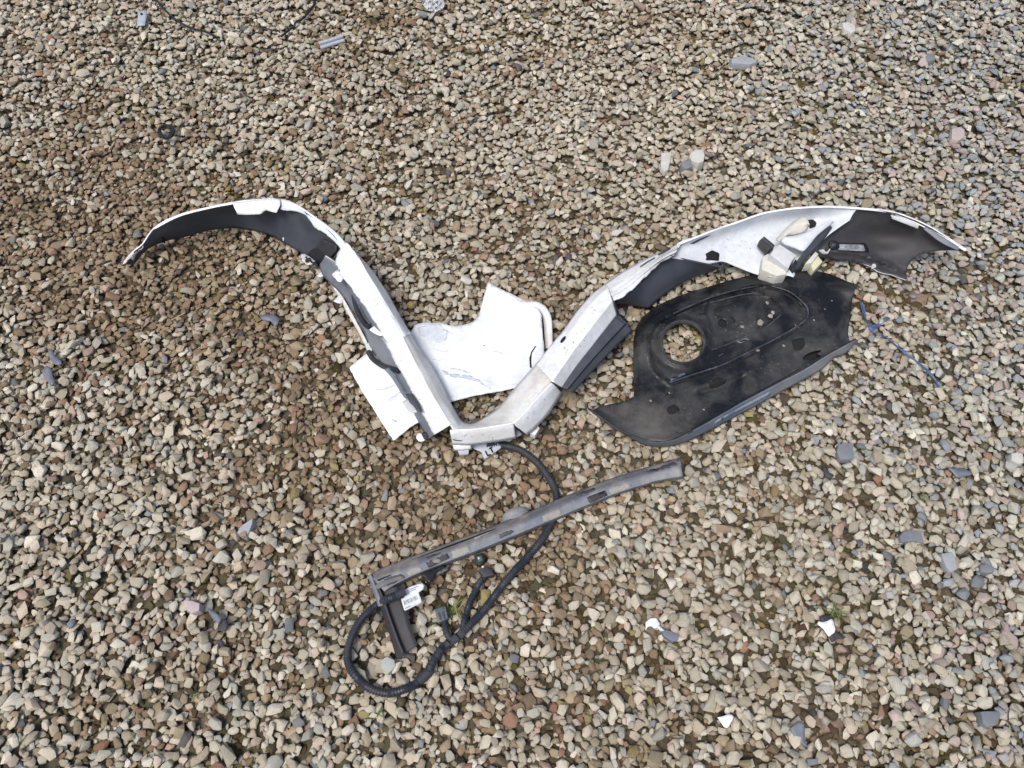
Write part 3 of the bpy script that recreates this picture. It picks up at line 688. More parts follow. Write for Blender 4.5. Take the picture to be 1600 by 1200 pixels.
# white inner bowl of the right wing
t0 = [(1060, 381, 96), (1085, 371), (1115, 360), (1150, 348), (1190, 334), (1230, 327), (1262, 324), (1300, 323), (1340, 325, 112)]
t1 = [(1056, 391, 82), (1090, 384, 74), (1122, 376, 66), (1155, 368, 60), (1195, 360, 56), (1235, 352, 56), (1275, 344, 66), (1305, 340, 84), (1332, 335, 102)]
t2 = [(1050, 402, 84), (1078, 407, 70), (1105, 412, 56), (1128, 408, 50), (1150, 416, 44), (1175, 426, 40), (1200, 433, 38), (1225, 432, 40), (1260, 400, 52), (1300, 362, 78), (1328, 343, 98)]
bowl = sheet("inner_shell", [t0, t1, t2], [M_inner, M_white, M_white], bc, n=90, across=8, smooth=True, thick=2.6, wob=2.0, seed=13, label="pale inside of the right wing, above the black panel")
sheet("rim_strip", [[(1060, 380, 98), (1115, 358.5), (1150, 346.5), (1190, 332.5), (1230, 325.5), (1262, 322.5), (1300, 321.5), (1340, 323.5, 114), (1380, 327), (1400, 331), (1430, 342), (1455, 354), (1480, 369), (1511, 391, 92)],
                   [(1062, 382, 98), (1117, 361, 98), (1152, 349), (1192, 335), (1231, 328), (1263, 325), (1300, 324), (1340, 326.5, 114), (1379, 330.5), (1398, 335), (1427, 346.5), (1451, 358.5), (1476, 373), (1508, 392, 92)]], [M_white, M_white], bc, n=90, thick=2)
patch("dark_seam", [bowl, rb], [(1078, 380), (1090, 374), (1105, 368), (1110, 367.4), (1096, 374), (1083, 381)], [M_prime], bc, lift=1.2, step=3)
patch("square_hole_shade", bowl, [(1102, 397), (1112, 391), (1124, 396), (1123, 408), (1113, 407), (1102, 407), (1104, 402)], [M_dark], bc, lift=1.0, step=3)  # dark patch on the shell paints in the shade of an opening
patch("dark_dent", bowl, [(1260, 330), (1270, 335), (1262, 338), (1240, 340), (1226, 341), (1240, 332)], [M_prime], bc, lift=1, step=4, smooth=True) if False else None
# dark recess between ribs and bowl
sheet("recess_wall", [[(958, 469, 74), (975, 463), (992, 451), (1012, 431), (1030, 413), (1050, 402, 82), (1078, 407), (1105, 413), (1128, 419, 58)],
                      [(964, 474, 46), (985, 470), (1005, 462), (1030, 446), (1060, 430), (1090, 420), (1132, 416, 46)],
                      [(966, 476, 16), (985, 477), (1012, 482, 10), (1022, 474), (1045, 456), (1080, 435), (1110, 425), (1138, 412, 24)]], [M_prime, M_prime], bc, n=70, across=6, smooth=True, wob=1.2, seed=14, thick=2.5)
sheet("recess_edge", [[(956, 468, 70), (957, 478), (962, 490), (975, 502, 60)], [(966, 470, 60), (963, 480), (968, 490), (986, 510, 50)]], [M_prime, M_prime], bc, n=14, across=2)
for q in ((1047, 433), (1028, 447), (1067, 441), (1043, 455)): pass
# right wing
top_r = np.array([(1270, 330), (1335, 326), (1370, 328), (1400, 333), (1430, 344), (1455, 356), (1480, 371), (1510, 391)])
bot_r = np.array([(1270, 395), (1310, 405), (1345, 411), (1370, 422), (1417, 438)])
def z_wing(x, y):
    yt = np.interp(x, top_r[:, 0], top_r[:, 1]); rimz = np.interp(x, [1270, 1335, 1400, 1455, 1510], [110, 112, 112, 106, 88]); t = np.clip((y - yt) / 80, 0, 1.6)
    z = rimz - 96 * t ** .8; z -= 16 * np.exp(-((x - 1385) / 45) ** 2 - ((y - 372) / 16) ** 2)
    z += 7 * np.clip(1 - dline(x, y, [(1290, 392), (1345, 397), (1385, 412), (1415, 432)]) / 7, 0, 1)
    return np.maximum(z, 12)
wr = panel("side_wing", [(1332, 327), (1370, 328), (1400, 333), (1430, 344), (1455, 356), (1480, 371), (1511, 391), (1500, 392), (1485, 391), (1468, 392), (1450, 395), (1436, 399), (1426, 405), (1419, 414), (1416, 425), (1417, 438), (1405, 434), (1392, 429), (1380, 427), (1370, 424), (1362, 417), (1345, 411), (1325, 408), (1300, 405), (1280, 402), (1274, 396), (1282, 380), (1284, 362), (1300, 352), (1318, 346), (1327, 338)],
           z_wing, [M_prime2, M_white, M_white], bc, step=4, thick=2.6, wob=1.0, label="right wing with a concave wheel arch cut and brown-grey primed inside")
sheet("foam_strip", [[(1392, 336, 113), (1410, 340), (1436, 352, 108)], [(1394, 342, 106), (1412, 349), (1434, 358, 100)]], [M_grey, M_grey], bc, n=14, thick=2, jag={1: .8})
sheet("foam_strip", [[(1446, 354, 109), (1475, 371), (1502, 388, 92)], [(1443, 358, 105), (1470, 378), (1496, 391, 90)]], [M_flange, M_flange], bc, n=14, thick=2)
patch("screw_head", wr, oval(1365, 416, 3.8, 3.5), [M_grey], bc, lift=2, thick=1.5, step=1.5, smooth=True)
g = patch("gear_knob", wr, oval(1302, 383, 8, 7.5), [M_blackp], bc, lift=5, thick=5, step=2, smooth=True)
patch("hub", g, oval(1302, 383, 3.4, 3.2), [M_prime], g, lift=1.5, thick=1, step=1.2, smooth=True)
for k in range(9):
    a = k * 2 * math.pi / 9; patch("tooth", wr, oval(1302 + 9.5 * math.cos(a), 383 + 9 * math.sin(a), 1.7, 1.7, 0, 6), [M_blackp], g, lift=4, thick=4, step=1.5) if False else None
mesh_b = patch("vent_plate", wr, [(1309, 379), (1350, 380), (1356, 387), (1357, 395), (1308, 392)], [M_blackp], bc, lift=2, thick=2)
patch("speckled_insert", mesh_b, [(1309, 381.5), (1349, 382.5), (1352, 393), (1310, 391)], [plastic("speckled_grey", (.12, .135, .15), .5, (.42, .43, .44), .9, 90, speck=.6)], mesh_b, lift=1)
patch("washer", wr, [(1284, 389), (1291, 393), (1297, 389), (1293, 396), (1284, 397), (1278, 391)], [M_grey], bc, lift=2.5, thick=1.5, step=2)
# pieces standing in the right wing
sheet("lamp_reflector", [[(1212, 374, 84), (1228, 356), (1250, 341), (1261, 341, 96)], [(1218, 377, 92), (1236, 358), (1254, 349), (1265, 351, 100)], [(1221, 371, 82), (1240, 367), (1258, 362), (1265, 353, 88)]], [M_bowl, M_bowl], bc, n=24, across=5, smooth=True, thick=2, wob=2.5, seed=20)
patch("torn_hole_shade", [bowl], [(1262, 343), (1270, 342), (1276, 349), (1274, 355), (1265, 358), (1263, 350)], [M_dark], bc, lift=2, step=2)  # dark patch painting the shade inside the tear
sheet("bracket_arm", [[(1217, 370, 90), (1240, 368), (1262, 362), (1284, 352), (1300, 344, 104)], [(1224, 382, 80), (1242, 388), (1254, 392), (1262, 386), (1280, 365), (1304, 347, 96)]], [M_inner, M_inner], bc, n=30, across=4, thick=3, wob=1.5, seed=21)
solid("sensor_housing", [(1203, 397), (1218, 381), (1245, 399), (1237, 408), (1232, 420)], 36, 84, [M_grey], bc, bev=2, tilt=(0, -.4))
solid("sensor_housing", [(1192, 401), (1200, 396), (1222, 413), (1230, 428), (1214, 431), (1190, 421)], 34, 66, [M_bowl], bc, bev=2)
clip = solid("spring_clip", [(1186, 376), (1194, 369), (1211, 383), (1201, 391)], 60, 78, [M_prime2], bc, bev=1)
solid("rib", [(1190, 373), (1192.5, 371), (1209, 385), (1207, 387)], 78.5, 80.5, [M_prime], clip, bev=.3)
sheet("bracket_rail", [[(1237, 419, 62), (1256, 396), (1276, 368), (1296, 350, 92)], [(1246, 424, 50), (1262, 402), (1280, 384), (1300, 356, 80)]], [M_prime, M_prime], bc, n=20, across=3, thick=3, wob=1.0, seed=22)
solid("dark_clip", [(1235, 418), (1243, 405), (1247, 409), (1240, 424)], 45, 66, [M_blackp], bc)
solid("yellowed_clip", [(1264, 407), (1278, 399), (1285, 409), (1271, 424)], 16, 46, [M_yel], bc, bev=1)
solid("yellowed_clip", [(1258, 412), (1274, 393), (1279, 397), (1268, 411)], 30, 56, [M_bowl], bc, bev=1)
panel("torn_white_corner", [(1200, 432), (1222, 428), (1240, 417), (1238, 424), (1243, 427), (1240, 433), (1232, 430), (1225, 431)], lambda x, y: 58 + 0 * x, [M_inner, M_inner], bc, step=3, thick=2)
rq = random.Random(21)
M_scr = plastic("scratch", (.36, .38, .42), .6, (.2, .2, .2), .5, 60)
M_chip = plastic("bare_primer_chip", (.11, .12, .14), .6, (.3, .28, .25), .4, 60)
for ob_, (xa_, ya_), (xb_, yb_), sp_, n_ in ((bL1, (552, 400), (612, 515), 9, 16), (bL2, (625, 555), (678, 655), 9, 12), (bR2, (940, 470), (872, 575), 12, 14), (bR1, (855, 615), (820, 662), 8, 6), (bB, (715, 683), (795, 676), 5, 6), (bowl, (1110, 380), (1190, 390), 16, 14)):
    for k in range(n_):
        t = rq.random(); cx_ = xa_ + (xb_ - xa_) * t + rq.gauss(0, sp_ * .5); cy_ = ya_ + (yb_ - ya_) * t + rq.gauss(0, sp_ * .4)
        if rq.random() < .55: q = oval(cx_, cy_, rq.uniform(.5, 1.3), rq.uniform(.4, .9), rq.uniform(0, 180), 6); m_ = M_chip
        else:
            a_ = math.radians(rq.uniform(0, 180)); l_ = rq.uniform(3, 9); q = stroke_((cx_, cy_), (cx_ + l_ * math.cos(a_), cy_ + l_ * math.sin(a_)), rq.uniform(.4, .8)); m_ = M_scr
        patch("chip" if m_ is M_chip else "scratch", ob_, q, [m_], bc, lift=.35, thick=.1, step=2)
# grey lower flange inside the left arm
lf = sheet("lower_flange", [[(508, 400, 82), (526, 412), (532, 430), (553, 452), (574, 485), (592, 508), (594, 524, 72), (608, 545), (640, 605), (684, 676, 58)],
                            [(500, 413, 34), (504, 428), (520, 446), (538, 466), (556, 498), (572, 528), (583, 552, 22), (606, 580), (638, 628), (668, 686, 20)]], [M_flange, M_dirty, M_dirty], bc, n=80, across=6, thick=2.4, jag={1: .9}, wob=2.5, seed=23)
sheet("lower_lip", [[(518, 443, 24), (536, 466), (554, 498), (570, 528), (582, 553, 24), (602, 567, 24)], [(514, 441, 18), (531, 468), (549, 500), (566, 530), (578, 556, 18), (598, 572, 18)]], [M_dirty, M_dirty], bc, n=40, across=2, thick=2, jag={1: .7})
def flat(name, pts, z, mat, step=3, th=2): return panel(name, pts, lambda x, y: z + 0 * x, [mat, mat], bc, step=step, thick=th)
flat("broken_tab", [(519, 428), (527, 421), (536, 434), (534, 440), (528, 440)], 94, M_white)
flat("broken_tab", [(494, 431), (503, 424), (512, 425), (516, 431), (508, 430), (500, 433)], 26, M_inner)
flat("broken_tab", [(517, 441), (520, 442), (528, 451), (525, 454)], 24, M_white)
flat("broken_tab", [(521, 470), (532, 459), (538, 467), (534, 474), (526, 473)], 22, M_inner)
flat("broken_tab", [(577, 515), (584, 509), (592, 516), (601, 524), (592, 524), (584, 520)], 88, M_white)
flat("broken_tab", [(629, 628), (636, 623), (646, 632), (652, 645), (645, 644), (638, 642)], 74, M_grey)
flat("broken_tab", [(601, 577), (612, 590), (622, 606), (632, 622), (638, 620), (628, 602), (616, 583), (608, 573)], 60, M_flange)
flat("dark_clip", [(634, 616), (644, 614), (656, 632), (661, 645), (652, 640), (640, 628)], 80, M_prime)
flat("crumpled_end", [(652, 678), (660, 676), (668, 684), (662, 689), (655, 690), (650, 684)], 24, M_white)
flat("dark_clip", [(658, 677), (665, 674), (670, 684), (663, 687)], 30, M_prime2)
flat("dark_fin", [(558, 462), (566, 466), (584, 498), (578, 508), (571, 500), (563, 486)], 62, M_prime)
flat("broken_tab", [(570, 537), (579, 534), (583, 545), (577, 552)], 24, M_inner)
for q in ([(592, 466), (594, 464)], ):
    pass

# ------------------------------------------------------------------ white body panel under the V
WP = [(763, 441), (782, 451), (800, 460), (832, 475), (842, 483), (847, 495), (848, 520), (850, 540), (852, 560), (842, 590), (824, 601), (800, 607), (775, 612), (740, 618), (705, 627), (685, 640), (660, 655), (640, 668), (615, 689), (590, 650), (566, 612), (545, 574), (560, 561), (577, 549), (600, 538), (625, 524), (643, 518), (648, 508), (662, 503), (678, 505), (690, 504), (704, 509), (722, 508), (738, 504), (748, 494), (752, 478), (757, 458)]
DENT = [(703, 583), (735, 588), (755, 597), (770, 607)]
def z_wp(x, y):
    z = 15 + np.clip((x - 545) / 300, 0, 1) * 16
    z += 4.0 * np.exp(-(dline(x, y, DENT) / 5) ** 2) - 3 * np.exp(-((x - 700) / 25) ** 2 - ((y - 525) / 14) ** 2)
    z += 3 * np.exp(-((x - 720) / 6) ** 2) * np.exp(-((y - 545) / 25) ** 2)
    return z
wp = panel("body_panel", WP, z_wp, [M_panelw, M_prime, M_panelw], None, step=5, thick=2.8, jag=.25, wob=1.0)
tag(wp, "scuffed white body panel under the bumper cover, a curved bite out of its top edge", "body panel")
wpo = empty("body_panel", (0, 0, 0), "x", "x"); bpy.data.objects.remove(wpo)
wp.name = "panel_skin"; bp = empty("body_panel", at(700, 580, 0), wp['label'], "body panel")
del wp['label'], wp['category']
wp.data.transform(Matrix.Translation(-Vector(bp.location))); wp.parent = bp; WORLD_OFF[wp.name] = Vector(bp.location)
sheet("curled_flange", [[(808, 468, 34), (822, 471), (838, 471), (851, 478), (860, 491), (863, 508), (864, 545, 30)], [(812, 472, 34), (824, 476), (838, 479), (848, 487), (854, 498), (856, 512), (857, 545, 28)], [(818, 478, 20), (830, 482), (840, 487), (847, 496), (849, 508), (850, 525), (851, 545, 14)]], [M_dirty, M_dirty], bp, n=34, across=4, smooth=True, thick=2, wob=1.2, seed=31)
M_scuff = plastic("scuff_mark", (.50, .54, .60), .6, (.30, .33, .38), .8, 40)
M_scuff2 = plastic("pale_scuff", (.63, .66, .70), .6, (.42, .45, .50), .8, 30)
for k_, (q, m_) in enumerate([([(652, 512), (668, 507), (690, 508), (700, 520), (697, 532), (684, 536), (668, 530), (655, 522)], M_scuff2), ([(702, 584), (716, 584), (736, 588), (752, 595), (748, 598), (730, 592), (704, 589)], M_scuff), ([(690, 578), (701, 581), (701, 586), (694, 583)], M_scuff),
        ([(752, 597), (768, 607), (766, 608), (748, 599)], M_scuff), ([(703, 575), (720, 577), (735, 584), (734, 585), (718, 579), (703, 577)], M_scuff2), ([(768, 547), (785, 551), (796, 552), (784, 553), (769, 549)], M_scuff2), ([(676, 544), (690, 548), (708, 548), (692, 550), (677, 546)], M_scuff2),
        ([(670, 560), (684, 562), (700, 561), (684, 564)], M_scuff2), ([(756, 539), (758, 540), (757, 542)], M_prime), ([(683, 512), (700, 516), (708, 522), (698, 520)], M_scuff), ([(580, 610), (600, 607), (620, 602), (602, 610)], M_scuff2), ([(605, 625), (625, 612), (628, 614), (608, 629)], M_scuff2), ([(612, 655), (622, 658), (618, 660)], M_scuff)]):
    patch("scuff", wp, q, [m_], bp, lift=.35, thick=.2, step=2.5, jag=.45)
patch("slit", wp, [(836, 541), (838, 541), (831, 552), (830, 566), (831, 575), (828, 575), (827, 560), (830, 550)], [M_dark], bp, lift=.8, step=2)

# ------------------------------------------------------------------ black panel with the round hole
OUTB = [(925, 642), (935, 636), (955, 631), (978, 627), (991, 619), (990, 600), (989, 565), (990, 530), (994, 510), (1003, 495), (1025, 478), (1060, 462), (1100, 450), (1140, 438), (1180, 428), (1210, 424), (1250, 424), (1280, 424), (1298, 428), (1318, 437), (1330, 442), (1341, 446), (1336, 453), (1333, 462), (1330, 480), (1327, 503), (1325, 520), (1327, 532), (1338, 530), (1310, 546), (1285, 560), (1251, 580), (1200, 606), (1155, 631), (1115, 654), (1077, 676), (1040, 690), (1010, 688), (980, 678), (950, 660)]
OL = [(1046, 598), (1085, 585), (1130, 570), (1165, 553), (1200, 536), (1235, 517), (1258, 501), (1263, 490), (1258, 476), (1236, 457), (1202, 446), (1170, 448), (1110, 466), (1048, 493), (1022, 512), (1014, 540), (1022, 575)]
IL = [(1108, 548), (1140, 537), (1180, 520), (1210, 502), (1222, 488), (1217, 473), (1198, 461), (1165, 460), (1120, 471), (1100, 480), (1108, 500), (1112, 525)]
LOWE = [(925, 642), (950, 660), (980, 678), (1010, 688), (1040, 690), (1077, 676), (1155, 631), (1251, 580), (1285, 560), (1338, 530)]
def sdf(x, y, poly):
    d = dline(x, y, np.array(list(poly) + [poly[0]])); return np.where(inpoly(x, y, poly), -d, d)
OLs, ILs = loop(OL, 8), loop(IL, 8)
def sm(x, a, b): t = np.clip((x - a) / (b - a), 0, 1); return t * t * (3 - 2 * t)
def z_bl(x, y):
    z = 40 - (x - 990) * .012 + 0 * y
    d1 = sdf(x, y, OLs); z -= 8 * sm(-d1, -1, 4); z += 4.0 * np.exp(-((d1 - 2) / 2.0) ** 2) * 1.2
    d2 = sdf(x, y, ILs); z -= 5 * sm(-d2, -2, 4); z += 2.0 * np.exp(-((d2 - 1.5) / 2) ** 2)
    dh = np.hypot(x - 1067, (y - 535) * 1.06); z += 6 * np.exp(-((dh - 37) / 4.5) ** 2)
    de = dline(x, y, np.array(OUTB[5:22])); z -= 14 * sm(14 - de, 0, 14)
    dl = dline(x, y, np.array(LOWE)); z += 5 * sm(9 - dl, 0, 9)
    z -= 8 * np.exp(-((x - 975) / 55) ** 2 - ((y - 655) / 20) ** 2)
    z += 4 * np.exp(-(dline(x, y, [(1090, 607), (1125, 594), (1158, 582)]) / 6) ** 2) - 6 * np.exp(-(dline(x, y, [(1095, 614), (1128, 602), (1160, 588)]) / 5) ** 2)
    z += 3 * np.exp(-(dline(x, y, [(1270, 440), (1290, 480), (1325, 500)]) / 14) ** 2) + 20 * sm(x, 1285, 1340) * sm(-y, -485, -440)
    return z
pb_ = empty("black_panel", at(1150, 570, 0), "scuffed black plastic panel with a round hole, beside the right arm of the white bumper", "plastic panel")
bpn = panel("panel_face", OUTB, z_bl, [M_black, M_blackp], pb_, holes=[oval(1067, 534.5, 33, 31, n=26), oval(1129, 505, 6.6, 6.6, n=14), [(1254, 562), (1258, 555), (1270, 549), (1284, 547), (1277, 553), (1284, 556), (1272, 560)]], step=2.9, thick=2.8, wob=.8, angle=50)
lip = sheet("edge_lip", [[(919, 639.5, 44), (925, 642), (950, 660), (980, 678), (1010, 688), (1040, 690), (1077, 676), (1155, 631), (1251, 580), (1285, 560), (1338, 530, 44)],
                   [(919, 640, 36), (940, 656), (965, 673), (990, 687), (1012, 696), (1040, 698, 16), (1075, 689), (1105, 675), (1165, 643), (1205, 621), (1262, 590), (1288, 574), (1303, 559), (1322, 552), (1341, 532, 26)]], [M_lip, M_blackp], pb_, n=110, across=5, thick=2.6, wob=1.0, seed=41)
patch("worn_strip", lip, [(1113, 665), (1120, 656), (1160, 634), (1203, 611), (1205, 614), (1200, 619), (1150, 645)], [plastic("worn_edge", (.17, .21, .28), .4, (.3, .3, .3), .5, 16)], pb_, lift=.8, step=4)
rt = [];
def ring(name, cx, cy, r1, r2, ob, mat, par, lift):
    bm = bmesh.new(); n = 40; A = [bm.verts.new(on(ob, cx + r1 * math.cos(t), cy + r1 * .95 * math.sin(t), lift)) for t in np.linspace(0, 2 * math.pi, n, endpoint=False)]
    B = [bm.verts.new(on(ob, cx + r2 * math.cos(t), cy + r2 * .95 * math.sin(t), lift)) for t in np.linspace(0, 2 * math.pi, n, endpoint=False)]
    for i in range(n): bm.faces.new((A[i], A[(i + 1) % n], B[(i + 1) % n], B[i]))
    return finish(name, bm, [mat], par, 2)
sheet("hole_collar", [[(*q, 43) for q in oval(1067, 534.5, 33, 31, 0, 30)] + [(1100, 534.5, 43)], [(*q, 16) for q in oval(1067, 536.5, 31.5, 29.5, 0, 30)] + [(1098.5, 536.5, 16)]], [M_rib, M_rib], pb_, n=60, across=3, thick=1.5)
panel("hole_shade_sheet", oval(1129, 507, 10, 10, 0, 12), lambda x, y: 22 + 0 * x, [M_dark, M_dark], pb_, step=4, smooth=True)  # dark sheets added under two holes to darken what shows through
panel("hole_shade_sheet", [(1250, 566), (1256, 550), (1290, 542), (1286, 562), (1268, 566)], lambda x, y: 22 + 0 * x, [M_dark, M_dark], pb_, step=4)
ring("hole_rim", 1067, 534.5, 34.2, 36.0, bpn, M_prime2, pb_, 1.2)
for q in ([(1046, 592), (1070, 582), (1072, 585), (1048, 596)], [(1151, 534), (1166, 528), (1172, 531), (1157, 537)], [(1122, 557), (1126, 554), (1131, 552), (1127, 556)]):
    c_ = patch("clip_slot", bpn, q, [M_lip], pb_, lift=1.6, thick=1.5, step=3)
    cx_, cy_ = np.mean(q, 0); patch("slot", c_, [(cx_ + (a - cx_) * .7, cy_ + (b - cy_) * .45) for a, b in q], [M_dark], c_, lift=.6, step=3)
for q in ([(1116, 484), (1124, 479), (1160, 472), (1162, 474), (1132, 481), (1128, 486)], [(1142, 496), (1145, 495), (1150, 503), (1147, 503)], [(1092, 491), (1102, 488), (1104, 492), (1094, 492)], [(1108, 598), (1122, 590), (1135, 594), (1125, 604), (1110, 607)],
          [(1200, 465), (1206, 467), (1221, 481), (1219, 484), (1209, 476)], [(1226, 456), (1232, 459), (1246, 470), (1243, 471), (1232, 464)], [(1042, 637), (1055, 633), (1062, 642), (1045, 648)], [(1237, 532), (1254, 528), (1258, 538), (1250, 548), (1240, 545)]):
    patch("dark_smear", bpn, q, [M_dark], pb_, lift=.7, step=3, smooth=True, thick=.3, jag=.4)
# ribs of the panel face, with ridge highlights and groove shade painted in
def zrib(pts, lift): a = np.array(pts, float); return [(q[0], q[1], float(z_bl(np.array([q[0]]), np.array([q[1]]))[0]) + lift) for q in a]
olp = [tuple(p) for p in loop(OL, 9)]; i0 = int(np.argmin([np.hypot(p[0] - 1046, p[1] - 598) for p in olp]))
tube("pressed_rib", zrib(olp[i0:i0 + 30] if i0 + 30 <= len(olp) else olp[i0:], -1.0), 2.1, M_rib, pb_, sides=8)
for seg in ([(1052, 490), (1080, 477), (1110, 465), (1150, 453), (1185, 446.5)], [(1206, 447), (1232, 455), (1250, 468), (1260, 480), (1262, 490)], [(1014, 540), (1012, 560), (1018, 580)]):
    tube("pressed_rib", zrib(seg, -.6), 1.5, M_rib, pb_, sides=8)
for seg in ([(1062, 487), (1090, 478), (1120, 470.5), (1165, 459.5), (1190, 460)], [(1220, 492), (1200, 509), (1170, 524), (1140, 537), (1112, 547)]):
    tube("pressed_rib", zrib(seg, -.6), 1.3, M_rib, pb_, sides=8)
for q in ([(1050, 600), (1090, 589), (1135, 573), (1175, 553), (1210, 535), (1240, 519), (1240, 521), (1210, 538), (1176, 556), (1136, 576), (1091, 592), (1050, 603)], [(1040, 497), (1062, 486), (1100, 471), (1140, 458), (1141, 460), (1101, 474), (1063, 489), (1042, 500)], [(1196, 449), (1215, 452), (1240, 464), (1254, 480), (1252, 481), (1238, 467), (1214, 455), (1196, 452)],
          [(1080, 670), (1110, 652), (1155, 627), (1200, 603), (1250, 576), (1250, 578), (1200, 605), (1155, 629), (1110, 654), (1080, 672)], [(1205, 463), (1222, 476), (1225, 488), (1222, 487), (1219, 477), (1203, 466)]):
    patch("groove_shade", bpn, q, [M_dark], pb_, lift=.5, thick=.2, step=3.5)  # dark strips paint groove shade beside the ribs
M_mud = plastic("dried_mud", (.23, .21, .18), .9, (.34, .31, .27), .8, 30, bump=.6)
for q in ([(960, 640), (975, 636), (990, 640), (985, 650), (970, 652), (955, 648)], ):
    pass
for cx_, cy_, rr_ in ((1188, 504, 5.5), (1204, 493, 4.5), (1199, 473, 3.2), (1160, 510, 3.2), (1208, 488, 3.5), (1289, 483, 1.3), (1017, 626, 2.5), (1184, 547, 3), (1225, 540, 2.6), (1243, 508, 1.8), (1272, 500, 2), (1300, 470, 1.5), (1046, 614, 1.8), (1100, 640, 2.0)):
    patch("mud_splash", bpn, oval(cx_, cy_, rr_, rr_ * .8, random.uniform(0, 90), 9), [M_mud], pb_, lift=.6, thick=.3, step=2, jag=rr_ * .18)

# ------------------------------------------------------------------ grey L-shaped rail
rl = empty("corner_rail", at(800, 840, 0), "long grey dust-caked L-shaped plastic rail lying over the black cable loop", "plastic rail")
ra = [(577, 898, 30), (600, 886), (650, 867), (700, 848), (760, 826), (830, 798), (880, 776), (940, 753), (1000, 733), (1062, 715, 30)]
rb_ = [(584, 905, 44), (610, 897), (660, 878), (705, 860), (760, 840), (830, 811), (880, 789), (940, 764), (1000, 744), (1064, 727, 40)]
rc = [(600, 924, 40), (625, 909), (662, 892), (700, 877), (745, 860), (800, 838), (860, 813), (920, 788), (960, 772), (1005, 757), (1030, 750), (1067, 744, 36)]
rd = [(602, 928, 10), (627, 913), (664, 896), (702, 881), (747, 864), (802, 842), (862, 816), (922, 791), (962, 775), (1007, 760), (1032, 753), (1068, 748, 10)]
rA = sheet("flange", [ra, [(p[0] + 2, p[1] + 4, 34) for p in ra], rb_], [M_rail2, M_rail], rl, n=80, across=2, thick=2.5, wob=.9, seed=51, angle=22)
rB = sheet("top_face", [rb_, rc, rd], [M_rail, M_rail], rl, n=90, across=4, thick=2.5, wob=.5, seed=52, angle=28)
sA = sheet("short_leg", [[(577, 898, 30), (588, 932), (600, 966), (611, 1000), (619, 1029, 22)], [(584, 904, 42), (597, 937), (609, 970), (619, 1000), (629, 1027, 34)], [(588, 909, 42), (601, 940), (612, 971), (622, 1000), (631, 1020, 34)], [(596, 918, 30), (606, 944), (616, 972), (625, 996), (634, 1020, 22)], [(622, 915, 34), (631, 942), (640, 975), (646, 992), (652, 1008, 26)]], [M_prime2, M_rail2], rl, n=34, across=3, thick=2.4, wob=.8, seed=53, angle=22, jag=None)
sheet("corner_cap", [[(574, 899, 32), (576, 905), (583, 926), (591, 948, 32)], [(579, 897, 38), (583, 907), (590, 925), (598, 946, 38)]], [M_rail, M_rail], rl, n=12, across=2, thick=2)
for q in ([(917, 777), (945, 766), (950, 774), (921, 787)], [(663, 875), (697, 862), (703, 872), (670, 888)]):
    wn = patch("slot_shade_plate", rB, q, [M_prime2], rl, lift=.6, thick=.5, step=4)  # raised dark plate paints in the shaded inside of a rail window
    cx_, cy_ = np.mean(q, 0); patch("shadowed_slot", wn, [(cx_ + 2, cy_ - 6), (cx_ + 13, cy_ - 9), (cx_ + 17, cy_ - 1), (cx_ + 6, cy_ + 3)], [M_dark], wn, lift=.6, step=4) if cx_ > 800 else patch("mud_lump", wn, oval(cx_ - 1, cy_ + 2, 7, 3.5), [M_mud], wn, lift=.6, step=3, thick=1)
M_stain = plastic("dark_damp_stain", (.055, .058, .068), .6, (.16, .15, .13), .6, 40)
M_cake = plastic("caked_dust", (.30, .29, .265), .9, (.22, .19, .155), .8, 30, bump=.5)
for q, m_, ob_ in (([(706, 861), (730, 853), (733, 866), (709, 875)], M_cake, rB), ([(600, 905), (622, 897), (630, 903), (606, 915)], M_stain, rB), ([(636, 893), (655, 884), (660, 892), (640, 902)], M_cake, rB), ([(848, 806), (872, 796), (876, 806), (852, 816)], M_cake, rB),
        ([(952, 764), (980, 755), (984, 764), (956, 772)], M_cake, rB), ([(1010, 736), (1040, 727), (1058, 723), (1052, 730), (1020, 740)], M_stain, rA), ([(780, 835), (800, 827), (803, 832), (783, 841)], M_stain, rB), ([(668, 870), (690, 862), (688, 866), (670, 874)], M_stain, rA), ([(900, 772), (925, 763), (930, 767), (905, 777)], M_stain, rA), ([(740, 838), (765, 829), (762, 834), (742, 842)], M_cake, rA)):
    patch("dirt_patch", ob_, q, [m_], rl, lift=.3, thick=.15, step=3, smooth=True, jag=.9)
patch("groove_shade", rA, [(640, 876), (700, 853), (760, 831), (775, 826), (760, 833), (700, 855.5)], [M_dark], rl, lift=.5, step=5)
patch("groove_shade", rB, [(585, 908), (597, 903), (612, 897), (612, 898.5), (598, 905), (587, 911)], [M_dark], rl, lift=.5, step=4)
sheet("raised_moulding", [[(586, 915, 46), (600, 907), (628, 899, 46)], [(590, 921, 45), (604, 914), (632, 903, 45)]], [M_rail2, M_rail2], rl, n=14, across=3, smooth=True, thick=2)
panel("under_bracket", [(655, 896), (690, 881), (700, 884), (682, 893), (680, 902), (670, 914), (664, 906)], lambda x, y: 24 + 0 * x, [M_blackp, M_blackp], rl, step=4)
panel("under_bracket", [(676, 896), (700, 886), (701, 890), (680, 900)], lambda x, y: 20 + 0 * x, [M_rail2, M_rail2], rl, step=4)
bmd = bmesh.new(); bmesh.ops.create_uvsphere(bmd, u_segments=24, v_segments=14, radius=1.0)
pc = at(806, 808, .012); bmd.transform(Matrix.Translation(pc) @ Matrix.Rotation(.38, 4, 'Z') @ Matrix.Diagonal((.027, .017, .022, 1)))
finish("dome_boss", bmd, [M_rail], rl, toward=False, angle=60)
